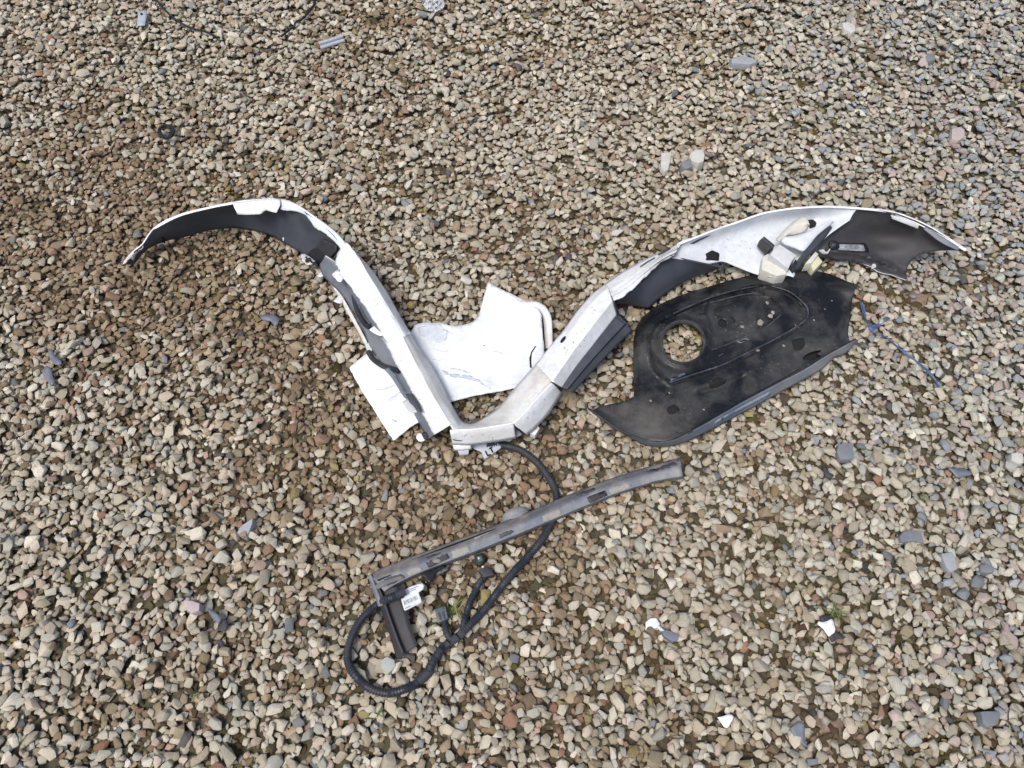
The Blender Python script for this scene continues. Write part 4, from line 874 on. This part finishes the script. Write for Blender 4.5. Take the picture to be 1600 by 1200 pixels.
panel("broken_end", [(1058, 716), (1066, 712), (1064, 720), (1069, 726), (1064, 731), (1069, 742), (1062, 746), (1056, 735)], lambda x, y: 34 + 0 * x, [M_prime, M_prime], rl, step=3)

# ------------------------------------------------------------------ wiring harness
wh = empty("wiring_harness", at(700, 960, 0), "black corrugated wiring harness looping around and under the grey rail", "cable")
MAINP = [(760, 694, 14), (785, 696, 9), (812, 703, 9), (836, 720), (853, 740), (866, 762), (870, 778, 9), (868, 800, 8), (858, 822, 8), (846, 845, 9), (826, 868), (806, 892), (782, 920), (761, 948), (741, 971), (722, 990)]
tube("conduit", MAINP, 7.2, M_conduit, wh, ribbed=True, follow=True, label="long run passing under the rail")
tube("taped_joint", [(724, 988, 9), (712, 999), (700, 1005, 9)], 7.2, M_tape, wh, follow=True)
tube("conduit", [(702, 1003, 9), (690, 1016), (678, 1034), (669, 1050)], 7.2, M_conduit, wh, ribbed=True, follow=True)
tube("taped_joint", [(672, 1046, 9), (663, 1058), (654, 1064, 9)], 8.0, M_tape, wh, follow=True)
tube("conduit", [(655, 1064, 9), (642, 1074), (625, 1081), (605, 1083), (583, 1078), (563, 1064), (548, 1044), (543, 1025), (547, 1001), (558, 977), (573, 958), (592, 943, 20), (606, 936, 52), (618, 931, 54)], 7.0, M_conduit, wh, ribbed=True, follow=True, label="big loop at the lower left crossing the rail's short leg")
tube("taped_joint", [(610, 935, 53), (620, 930), (633, 924, 50)], 7.0, M_tape, wh)
tube("branch_conduit", [(706, 1001, 9), (698, 990), (695, 975), (693, 961, 10)], 5.7, M_conduit, wh, ribbed=True, follow=True)
tube("branch_conduit", [(723, 984, 10), (728, 962), (733, 944), (742, 924), (752, 908, 10)], 5.7, M_conduit, wh, ribbed=True, follow=True)
cn = solid("connector", [(679, 952), (696, 947), (700, 966), (684, 973)], 8, 24, [M_conn], wh, bev=1.2)
solid("seal", [(682, 951), (693, 947.5), (694, 951), (684, 954.5)], 20, 26, [M_green], cn, bev=.5)
for dx in (0, 6): solid("latch", [(684 + dx, 958 - dx * .3), (687 + dx, 957 - dx * .3), (690 + dx, 968 - dx * .3), (687 + dx, 969 - dx * .3)], 24, 26, [M_prime], cn, bev=.3)
cb = solid("connector", [(747, 890), (758, 884), (768, 890), (772, 898), (756, 902)], 6, 22, [M_conduit], wh, bev=1.5)
tube("branch_conduit", [(753, 908, 12), (758, 898, 12)], 5.8, M_conduit, wh)
cg = solid("connector", [(741, 868), (754, 863), (758, 876), (750, 884), (743, 880)], 6, 20, [M_blackp], wh, bev=1.2, label="dark green and black connector half under the rail")
solid("seal", [(744, 870), (752, 867), (754, 875), (748, 878)], 20, 22, [M_green], cg, bev=.6)
solid("contact", [(746.5, 871), (748.5, 870), (749.5, 873), (747.5, 874)], 22, 23, [M_tag], cg, bev=.2)
solid("lock_pin", [(752, 885), (755, 883.5), (756.5, 886), (753.5, 887.5)], 22, 24, [M_yel], cb, bev=.3)
tube("conduit", [(552, 455, 58), (554, 470, 54), (560, 490, 52), (570, 506, 56), (578, 512, 64)], 5.2, M_conduit, wh, ribbed=True, label="piece showing inside the bumper's torn left arm")
tube("conduit", [(575, 549, 34), (583, 561, 33), (597, 571, 40), (611, 576, 56), (624, 580, 66)], 5.4, M_conduit, wh, ribbed=True, label="short arch coming out from under the bumper over the white panel")
tg = empty("cable_tag", at(645, 935, .04), "small white paper tag with a barcode wrapped on the black cable", "tag")
tpan = panel("tag_sheet", [(629, 923), (640, 917), (654, 912.5), (660, 911.5), (663, 915), (661.5, 921), (654, 925.5), (659.5, 941), (632, 955), (626, 936), (632, 933), (633, 926)], lambda x, y: 44 - (y - 911) * .25, [M_tag, M_tag], tg, step=3, thick=.4, wob=.5)
bcx = [(630 + 20 * t, 938.5 - 8.5 * t) for t in np.linspace(0, 1, 12)]
for i, (a, b) in enumerate(bcx):
    w_ = .55 if i % 3 else .95; patch("barcode_bar", tpan, [(a, b), (a + w_, b - .4), (a + w_ + 2.6, b + 7), (a + 2.6, b + 7.4)], [M_ink], tg, lift=.3, thick=.1, step=2)
patch("text_line", tpan, [(632, 951), (642, 946), (642.4, 947), (632.4, 952)], [M_ink], tg, lift=.3, thick=.1, step=3)
patch("text_line", tpan, [(640, 921), (655, 915), (655.3, 915.8), (640.3, 921.8)], [M_ink], tg, lift=.3, thick=.1, step=3)
patch("text_line", tpan, [(640, 924), (651, 919.5), (651.3, 920.3), (640.3, 924.8)], [M_ink], tg, lift=.3, thick=.1, step=3)

# number plate fragment with the letters LT
pl = empty("plate_fragment", at(765, 705, 0), "broken corner of a printed plate marked LT, poking out from under the bumper's point", "plate fragment")
pf = panel("plate", [(736, 690), (772, 684), (784, 699), (781, 701.5), (757, 718), (752, 706), (741, 702), (735, 697)], lambda x, y: 10 + (718 - y) * .25, [plastic("plate_white", (.42, .45, .50), .4, (.34, .33, .31), .5, 14), M_prime], pl, step=3, thick=1.6)
def stroke(a, b, w, name="letter"):
    a, b = np.array(a, float), np.array(b, float); d = (b - a) / np.linalg.norm(b - a); n = np.array([-d[1], d[0]]) * w / 2
    return [tuple(a + n), tuple(b + n), tuple(b - n), tuple(a - n)]
# letters stand along the lower right edge (baseline running up to the right)
def letter(strokes, nm):
    lp = None
    for q in strokes:
        o_ = patch("letter_stroke", pf, q, [M_dark], pl, lift=.5, thick=.2, step=1.5)
e1 = np.array([.86, -.5]); e2 = np.array([.42, .91])
b0 = np.array([758.5, 704.5])
letter([stroke(b0, b0 + e2 * 9.5, 2.2), stroke(b0 + e2 * 8.7, b0 + e2 * 8.7 + e1 * 5.5, 2.4)], "L")
b1 = b0 + e1 * 9.5 + e2 * .3
letter([stroke(b1 - e1 * 3, b1 + e1 * 3, 2.2), stroke(b1, b1 + e2 * 8, 2.4)], "T")

# ------------------------------------------------------------------ blue twine
tw = empty("blue_twine", at(1400, 540, 0), "frayed length of blue plastic twine trailing over the gravel right of the black panel", "twine")
TWP = [(1345, 476, 7), (1351, 493), (1356, 508), (1361, 517), (1378, 523), (1395, 536), (1412, 550), (1430, 563), (1446, 577), (1458, 590), (1466, 604)]
for k in range(4):
    tube("strand", [(x + random.uniform(-1.2, 1.2) + k * .5, y + random.uniform(-1.2, 1.2), 7 + k * .6) for x, y in [q[:2] for q in TWP]], 1.0, M_blue, tw, sides=6, follow=True)
tube("strand", [(1359, 519, 9), (1372, 509, 14), (1390, 498, 10)], .8, M_blue, tw, sides=6)
panel("flat_shred", [(1358, 507), (1368, 506), (1378, 508), (1370, 513), (1362, 517), (1358, 513)], lambda x, y: 10 + 0 * x, [M_blue, M_blue], tw, step=3, thick=.5)
panel("flat_shred", [(1380, 497), (1385, 495), (1392, 497), (1386, 501), (1382, 503)], lambda x, y: 10 + 0 * x, [M_blue, M_blue], tw, step=3, thick=.5)
tube("strand", [(1346, 474, 9), (1350, 481), (1352, 490)], 3.2, M_blue, tw, sides=8, follow=True, taper=.3)

# ------------------------------------------------------------------ scattered debris
def shard(name, pts, z, mat, label, cat, thick=2.0, step=5, bend=.15, group=None, back=None):
    cx, cy = np.mean(pts, 0)[:2]; zz = z
    o = panel(name, pts, lambda x, y: zz + bend * (x - cx) * .3 - bend * (y - cy) * .5 + .02 * (x - cx) ** 2 * bend, [mat, back or mat], None, step=step, thick=thick, jag=.25, wob=.8)
    return tag(o, label, cat, group)
def rock(name, pts, h, mat, label, cat="stone", seed=0, bev=1.6, tilt=(0, 0)):
    o = solid(name, pts, -4, h, [mat], None, taper=.10, bev=bev, rag=.35, seed=seed, tilt=tilt); return tag(o, label, cat)
rock("rock", [(1486, 201), (1500, 197), (1509, 202), (1508, 215), (1497, 220), (1486, 217)], 16, M_pink, "squarish pinkish grey rock standing out alone in the upper right gravel")
rock("rock", [(1075, 243), (1085, 233), (1099, 232), (1103, 241), (1101, 251), (1092, 256), (1080, 252)], 22, M_block, "biggest pale rough block in the gravel above the right wing", bev=2.2)
rock("rock", [(1033, 238), (1048, 236), (1050, 240), (1045, 266), (1038, 269), (1032, 262)], 10, M_block, "upright oblong pale stone left of the biggest pale block", seed=2)
rock("slate", [(1063, 252), (1081, 246), (1083, 260), (1072, 264), (1064, 259)], 19, M_slate, "small dark slate leaning on the biggest pale block", "slate", 3)
rock("slate", [(1141, 91), (1157, 87), (1172, 89), (1184, 93), (1185, 97), (1172, 101), (1141, 99)], 14, M_slate2, "long flat blue-grey slate near the top of the picture, right of centre", "slate", 4, bev=1)
rock("rock", [(1315, 35), (1326, 33), (1338, 40), (1338, 48), (1330, 52), (1318, 45)], 14, M_block, "pale squarish stone near the top edge, right of the long slate", seed=5)
rock("slate", [(1440, 85), (1450, 82), (1462, 85), (1463, 93), (1452, 97), (1440, 92)], 14, M_slate, "dark rounded slate lump near the top right corner", "slate", 6)
rock("slate", [(1405, 837), (1412, 829), (1425, 827), (1441, 829), (1446, 850), (1430, 847), (1405, 848)], 12, M_slate, "wide dark slate flake in the gravel at the right", "slate", 7, bev=1)
rock("slate", [(1470, 863), (1488, 861), (1494, 872), (1497, 890), (1486, 897), (1478, 888), (1472, 872)], 12, M_slate2, "pale tapering slate just below the wide dark slate flake", "slate", 8)
rock("slate", [(1309, 693), (1322, 689), (1333, 694), (1336, 710), (1334, 719), (1312, 719), (1307, 705)], 10, M_slate, "square blue-grey slate below the black panel", "slate", 9, bev=1)
rock("slate", [(1530, 1112), (1540, 1110), (1563, 1110), (1565, 1117), (1558, 1134), (1543, 1138), (1535, 1131)], 14, M_slate, "blue slate near the bottom right corner", "slate", 10)
rock("slate", [(368, 833), (379, 820), (396, 807), (395, 817), (390, 830), (383, 841), (376, 837)], 18, M_slate2, "pointed grey slate left of the rail, tip up to the right", "slate", 11, tilt=(.2, -.3))
rock("rock", [(1500, 108), (1508, 106), (1509, 112)], 8, M_block, "small pale chip of stone in the top right") if False else None
rock("rock", [(285, 935), (300, 937), (313, 942), (312, 955), (300, 960), (287, 952)], 18, M_pink, "large rounded pinkish stone beside the dark folded shard at lower left", seed=13, bev=3)
rock("rock", [(594, 1030), (604, 1024), (618, 1030), (620, 1042), (606, 1055), (595, 1046)], 20, plastic("grey_green_rock", (.34, .36, .33), .85, (.42, .42, .38), .6, 25, bump=1), "grey-green stone inside the cable loop, below the rail's short leg", seed=14, bev=3)
rock("rock", [(1580, 708), (1590, 706), (1599, 708), (1600, 724), (1590, 724), (1580, 718)], 14, M_block, "pale stone at the right edge of the picture", seed=15)
rock("slate", [(1531, 882), (1541, 881), (1554, 885), (1556, 893), (1545, 896), (1532, 893)], 12, M_slate, "dark oval slate right of the pale tapering slate", "slate", 16)
rock("slate", [(1304, 1184), (1322, 1183), (1324, 1190), (1318, 1199), (1305, 1195)], 12, M_slate, "grey-green slate at the bottom edge", "slate", 17) if False else None
rock("slate", [(1260, 1185), (1280, 1184), (1280, 1194), (1264, 1198)], 12, M_slate, "square slate at the bottom edge right of centre", "slate", 18)

shard("plastic_shard", [(1234, 1139), (1249, 1127), (1257, 1131), (1258, 1160), (1265, 1170), (1258, 1166), (1243, 1155)], 13, M_gshard, "kite-shaped grey plastic shard near the bottom edge", "shard")
shard("plastic_shard", [(1480, 729), (1492, 732), (1506, 731), (1516, 736), (1520, 742), (1506, 744), (1496, 747), (1489, 738)], 14, M_gshard, "pointed dark shard right of the square blue-grey slate", "shard")
shard("plastic_shard", [(1286, 727), (1290, 726), (1296, 738), (1305, 742), (1299, 748), (1290, 746)], 12, M_prime2, "thin dark shard just below the square blue-grey slate", "shard")
wsd = shard("plastic_shard", [(1277, 975), (1280, 969), (1285, 973), (1301, 966), (1306, 987), (1295, 995), (1286, 982)], 18, M_wshard, "white rectangular shard on a dark broken piece beside a grass tuft", "shard", back=M_prime)
shard("plastic_shard", [(1281, 965), (1288, 959), (1296, 962), (1303, 966), (1306, 986), (1322, 996), (1318, 999), (1309, 998), (1301, 1005), (1296, 996), (1284, 972)], 11, M_prime2, "dark broken piece underneath the white rectangular shard", "shard")
shard("plastic_shard", [(1121, 1121), (1142, 1115), (1147, 1121), (1137, 1139), (1131, 1136)], 14, M_wshard, "small bright white triangular chip near the bottom edge", "shard")
shard("plastic_shard", [(324, 949), (329, 952), (338, 958), (347, 966), (341, 976), (333, 968), (326, 958)], 15, M_gshard, "glossy bluish half of the dark folded shard at lower left", "shard")
shard("plastic_shard", [(341, 976), (350, 965), (357, 975), (353, 986), (344, 988), (339, 982)], 11, M_prime2, "matt dark shard touching the glossy bluish one at lower left", "shard")
shard("plastic_shard", [(75, 546), (82, 545), (84, 555), (96, 563), (95, 570), (86, 570), (78, 562)], 14, M_gshard, "upper of two bluish shards at the left edge", "shard")
shard("plastic_shard", [(65, 580), (72, 571), (79, 574), (82, 588), (86, 599), (80, 603), (70, 592)], 14, M_gshard, "lower of two bluish shards at the left edge", "shard")
shard("plastic_shard", [(407, 492), (416, 492), (426, 490), (437, 497), (436, 502), (431, 511), (424, 502), (409, 500)], 13, M_gshard, "small grey clip with a slot lying left of the bumper's left arm", "clip")
shard("plastic_shard", [(216, 18), (229, 14), (229, 26), (226, 40), (214, 40)], 13, M_alu, "pale grey tab with a small hole near the top left", "tab")
tag(solid("screw_hole", oval(221, 21.5, 2.2, 1.6, n=8), 11, 14.6, [M_dark], None, bev=0), "small dark bung painting the shade of the hole in the pale grey tab near the top left", "spot")  # dark disc added for the shade of the tab's hole
ch = empty("plastic_channel", at(517, 68, 0), "short grey plastic channel with two ridges near the top of the picture", "plastic channel")
tube("ridge", [(498, 68, 13), (516, 63), (534, 57, 13)], 5, M_alu, ch, sides=10); tube("ridge", [(501, 75, 13), (519, 69), (538, 63, 13)], 5, M_alu, ch, sides=10)
solid("web", [(499, 70), (534, 59), (537, 62), (502, 74)], 8, 13, [M_flange], ch, bev=.4)
w1 = tube("wire", [(240, -6, 11), (256, 14), (278, 33), (300, 44), (322, 50), (343, 60, 9)], 2.8, M_blackp, None, sides=8, follow=True); tag(w1, "thin black wire curving down from the top edge, left of centre", "wire")
w2 = tube("wire", [(495, -4, 9), (488, 12), (474, 28), (458, 42), (439, 57, 9)], 2.8, M_blackp, None, sides=8, follow=True); tag(w2, "thin black wire curving up to the top edge beside the grey channel", "wire")
rr = empty("rubber_ring", at(260, 206, 0), "crumpled black rubber ring lying in the gravel at upper left", "rubber ring")
for k in range(3):
    q = oval(260 + random.uniform(-1, 1), 206 + random.uniform(-1, 1), 12 - k * .8, 10 - k, 20 * k, 14); tube("loop", [(x, y, 20 + 3 * math.sin(i) + k * 2) for i, (x, y) in enumerate(q + q[:2])], 3.2, M_blackp, rr, sides=8)
tag(panel("plastic_film", [(659, 6), (662, -2), (672, -8), (690, -6), (696, 4), (693, 12), (680, 19), (668, 15)], lambda x, y: 20 + 8 * np.sin(x * .6) * np.cos(y * .7), [M_film, M_film], None, step=3, thick=.4, wob=3), "crumpled piece of clear plastic film at the top edge", "plastic film")
wc = empty("broken_clip", at(1035, 985, 0), "broken clip, white hooked end joined to a grey wedge, left of the white rectangular shard", "clip")
panel("white_hook", [(1009, 972), (1016, 966), (1025, 965), (1031, 974), (1030, 979), (1023, 982), (1018, 978), (1012, 979), (1009, 985)], lambda x, y: 16 + 0 * x, [M_wshard, M_wshard], wc, step=3, thick=4)
tube("pin", [(1027, 978, 14), (1037, 987, 13)], 3, M_grey, wc, sides=8)
solid("grey_wedge", [(1033, 986), (1042, 984), (1062, 991), (1060, 1000), (1051, 1003), (1038, 994)], 4, 16, [M_gshard], wc, bev=1)

def tuft(name, px, py, n, L, label, spread=1.0, seed=0):
    r = random.Random(seed); bm = bmesh.new(); c = at(px, py, 0)
    for k in range(n):
        a = r.uniform(0, 6.283); l = L * r.uniform(.5, 1.1) / 1000; up = r.uniform(.3, 1.0); w_ = r.uniform(.7, 1.3) / 1000; base = c + Vector((r.uniform(-5, 5), r.uniform(-5, 5), 0)) * spread / 1000
        d = Vector((math.cos(a), math.sin(a), 0)); s_ = Vector((-d.y, d.x, 0)); pr = None
        for i in range(6):
            t = i / 5; p = base + d * (l * t * (1.15 - up * .5)) + Vector((0, 0, l * (up * t - .75 * t * t * (1.2 - up * .5)))) + Vector((0, 0, .002)); ww = w_ * (1 - t * .9)
            v = (bm.verts.new(p - s_ * ww), bm.verts.new(p + Vector((0, 0, -ww * .5))), bm.verts.new(p + s_ * ww))
            if pr: bm.faces.new((pr[0], pr[1], v[1], v[0])); bm.faces.new((pr[1], pr[2], v[2], v[1]))
            pr = v
    return tag(finish(name, bm, [M_grass], None, toward=False, angle=60), label, "grass")
tuft("grass_tuft", 707, 955, 26, 42, "largest green grass tuft, growing inside the cable loop", 1.6, 1)
tuft("grass_tuft", 1306, 960, 22, 36, "grass tuft growing behind the white rectangular shard", 1.5, 2)
tuft("grass_tuft", 1441, 776, 14, 16, "tiny green sprout above the wide dark slate flake", 1.2, 3)
tuft("grass_tuft", 590, 1114, 9, 22, "small green sprout just below the cable loop", .8, 4)
tuft("grass_tuft", 307, 1089, 8, 14, "tiny sprout near the bottom left", .8, 5)
tuft("grass_tuft", 1350, 186, 12, 14, "tiny green sprout above the right wing, far up the gravel", 1.0, 6)
tuft("grass_tuft", 1287, 907, 9, 26, "thin grass blades above the tuft by the white rectangular shard", 1.0, 7)
tuft("grass_tuft", 1282, 413, 9, 18, "green sprig beside the yellowed clip under the right wing", 1.0, 8)
tag(tube("twig", [(1243, 915, 9), (1252, 940), (1259, 965), (1264, 976)], .9, M_straw, None, sides=5, follow=True), "long dry stalk left of the grass tuft by the white shard", "twig")
tag(tube("twig", [(268, 500, 9), (277, 495), (289, 489, 12)], 1.1, M_straw, None, sides=5, follow=True), "short dry twig in the brown gravel below the left wing", "twig")
tag(tube("twig", [(1278, 428, 12), (1300, 442), (1318, 454, 10)], 1.0, M_straw, None, sides=5, follow=True), "dry stalk lying behind the black panel's top corner", "twig")
tag(tube("twig", [(722, 975, 9), (715, 962), (712, 948), (708, 936)], .8, M_straw, None, sides=5, follow=True), "pale dead blade leaning from the largest grass tuft", "twig")

print("script time", time.time() - T0)
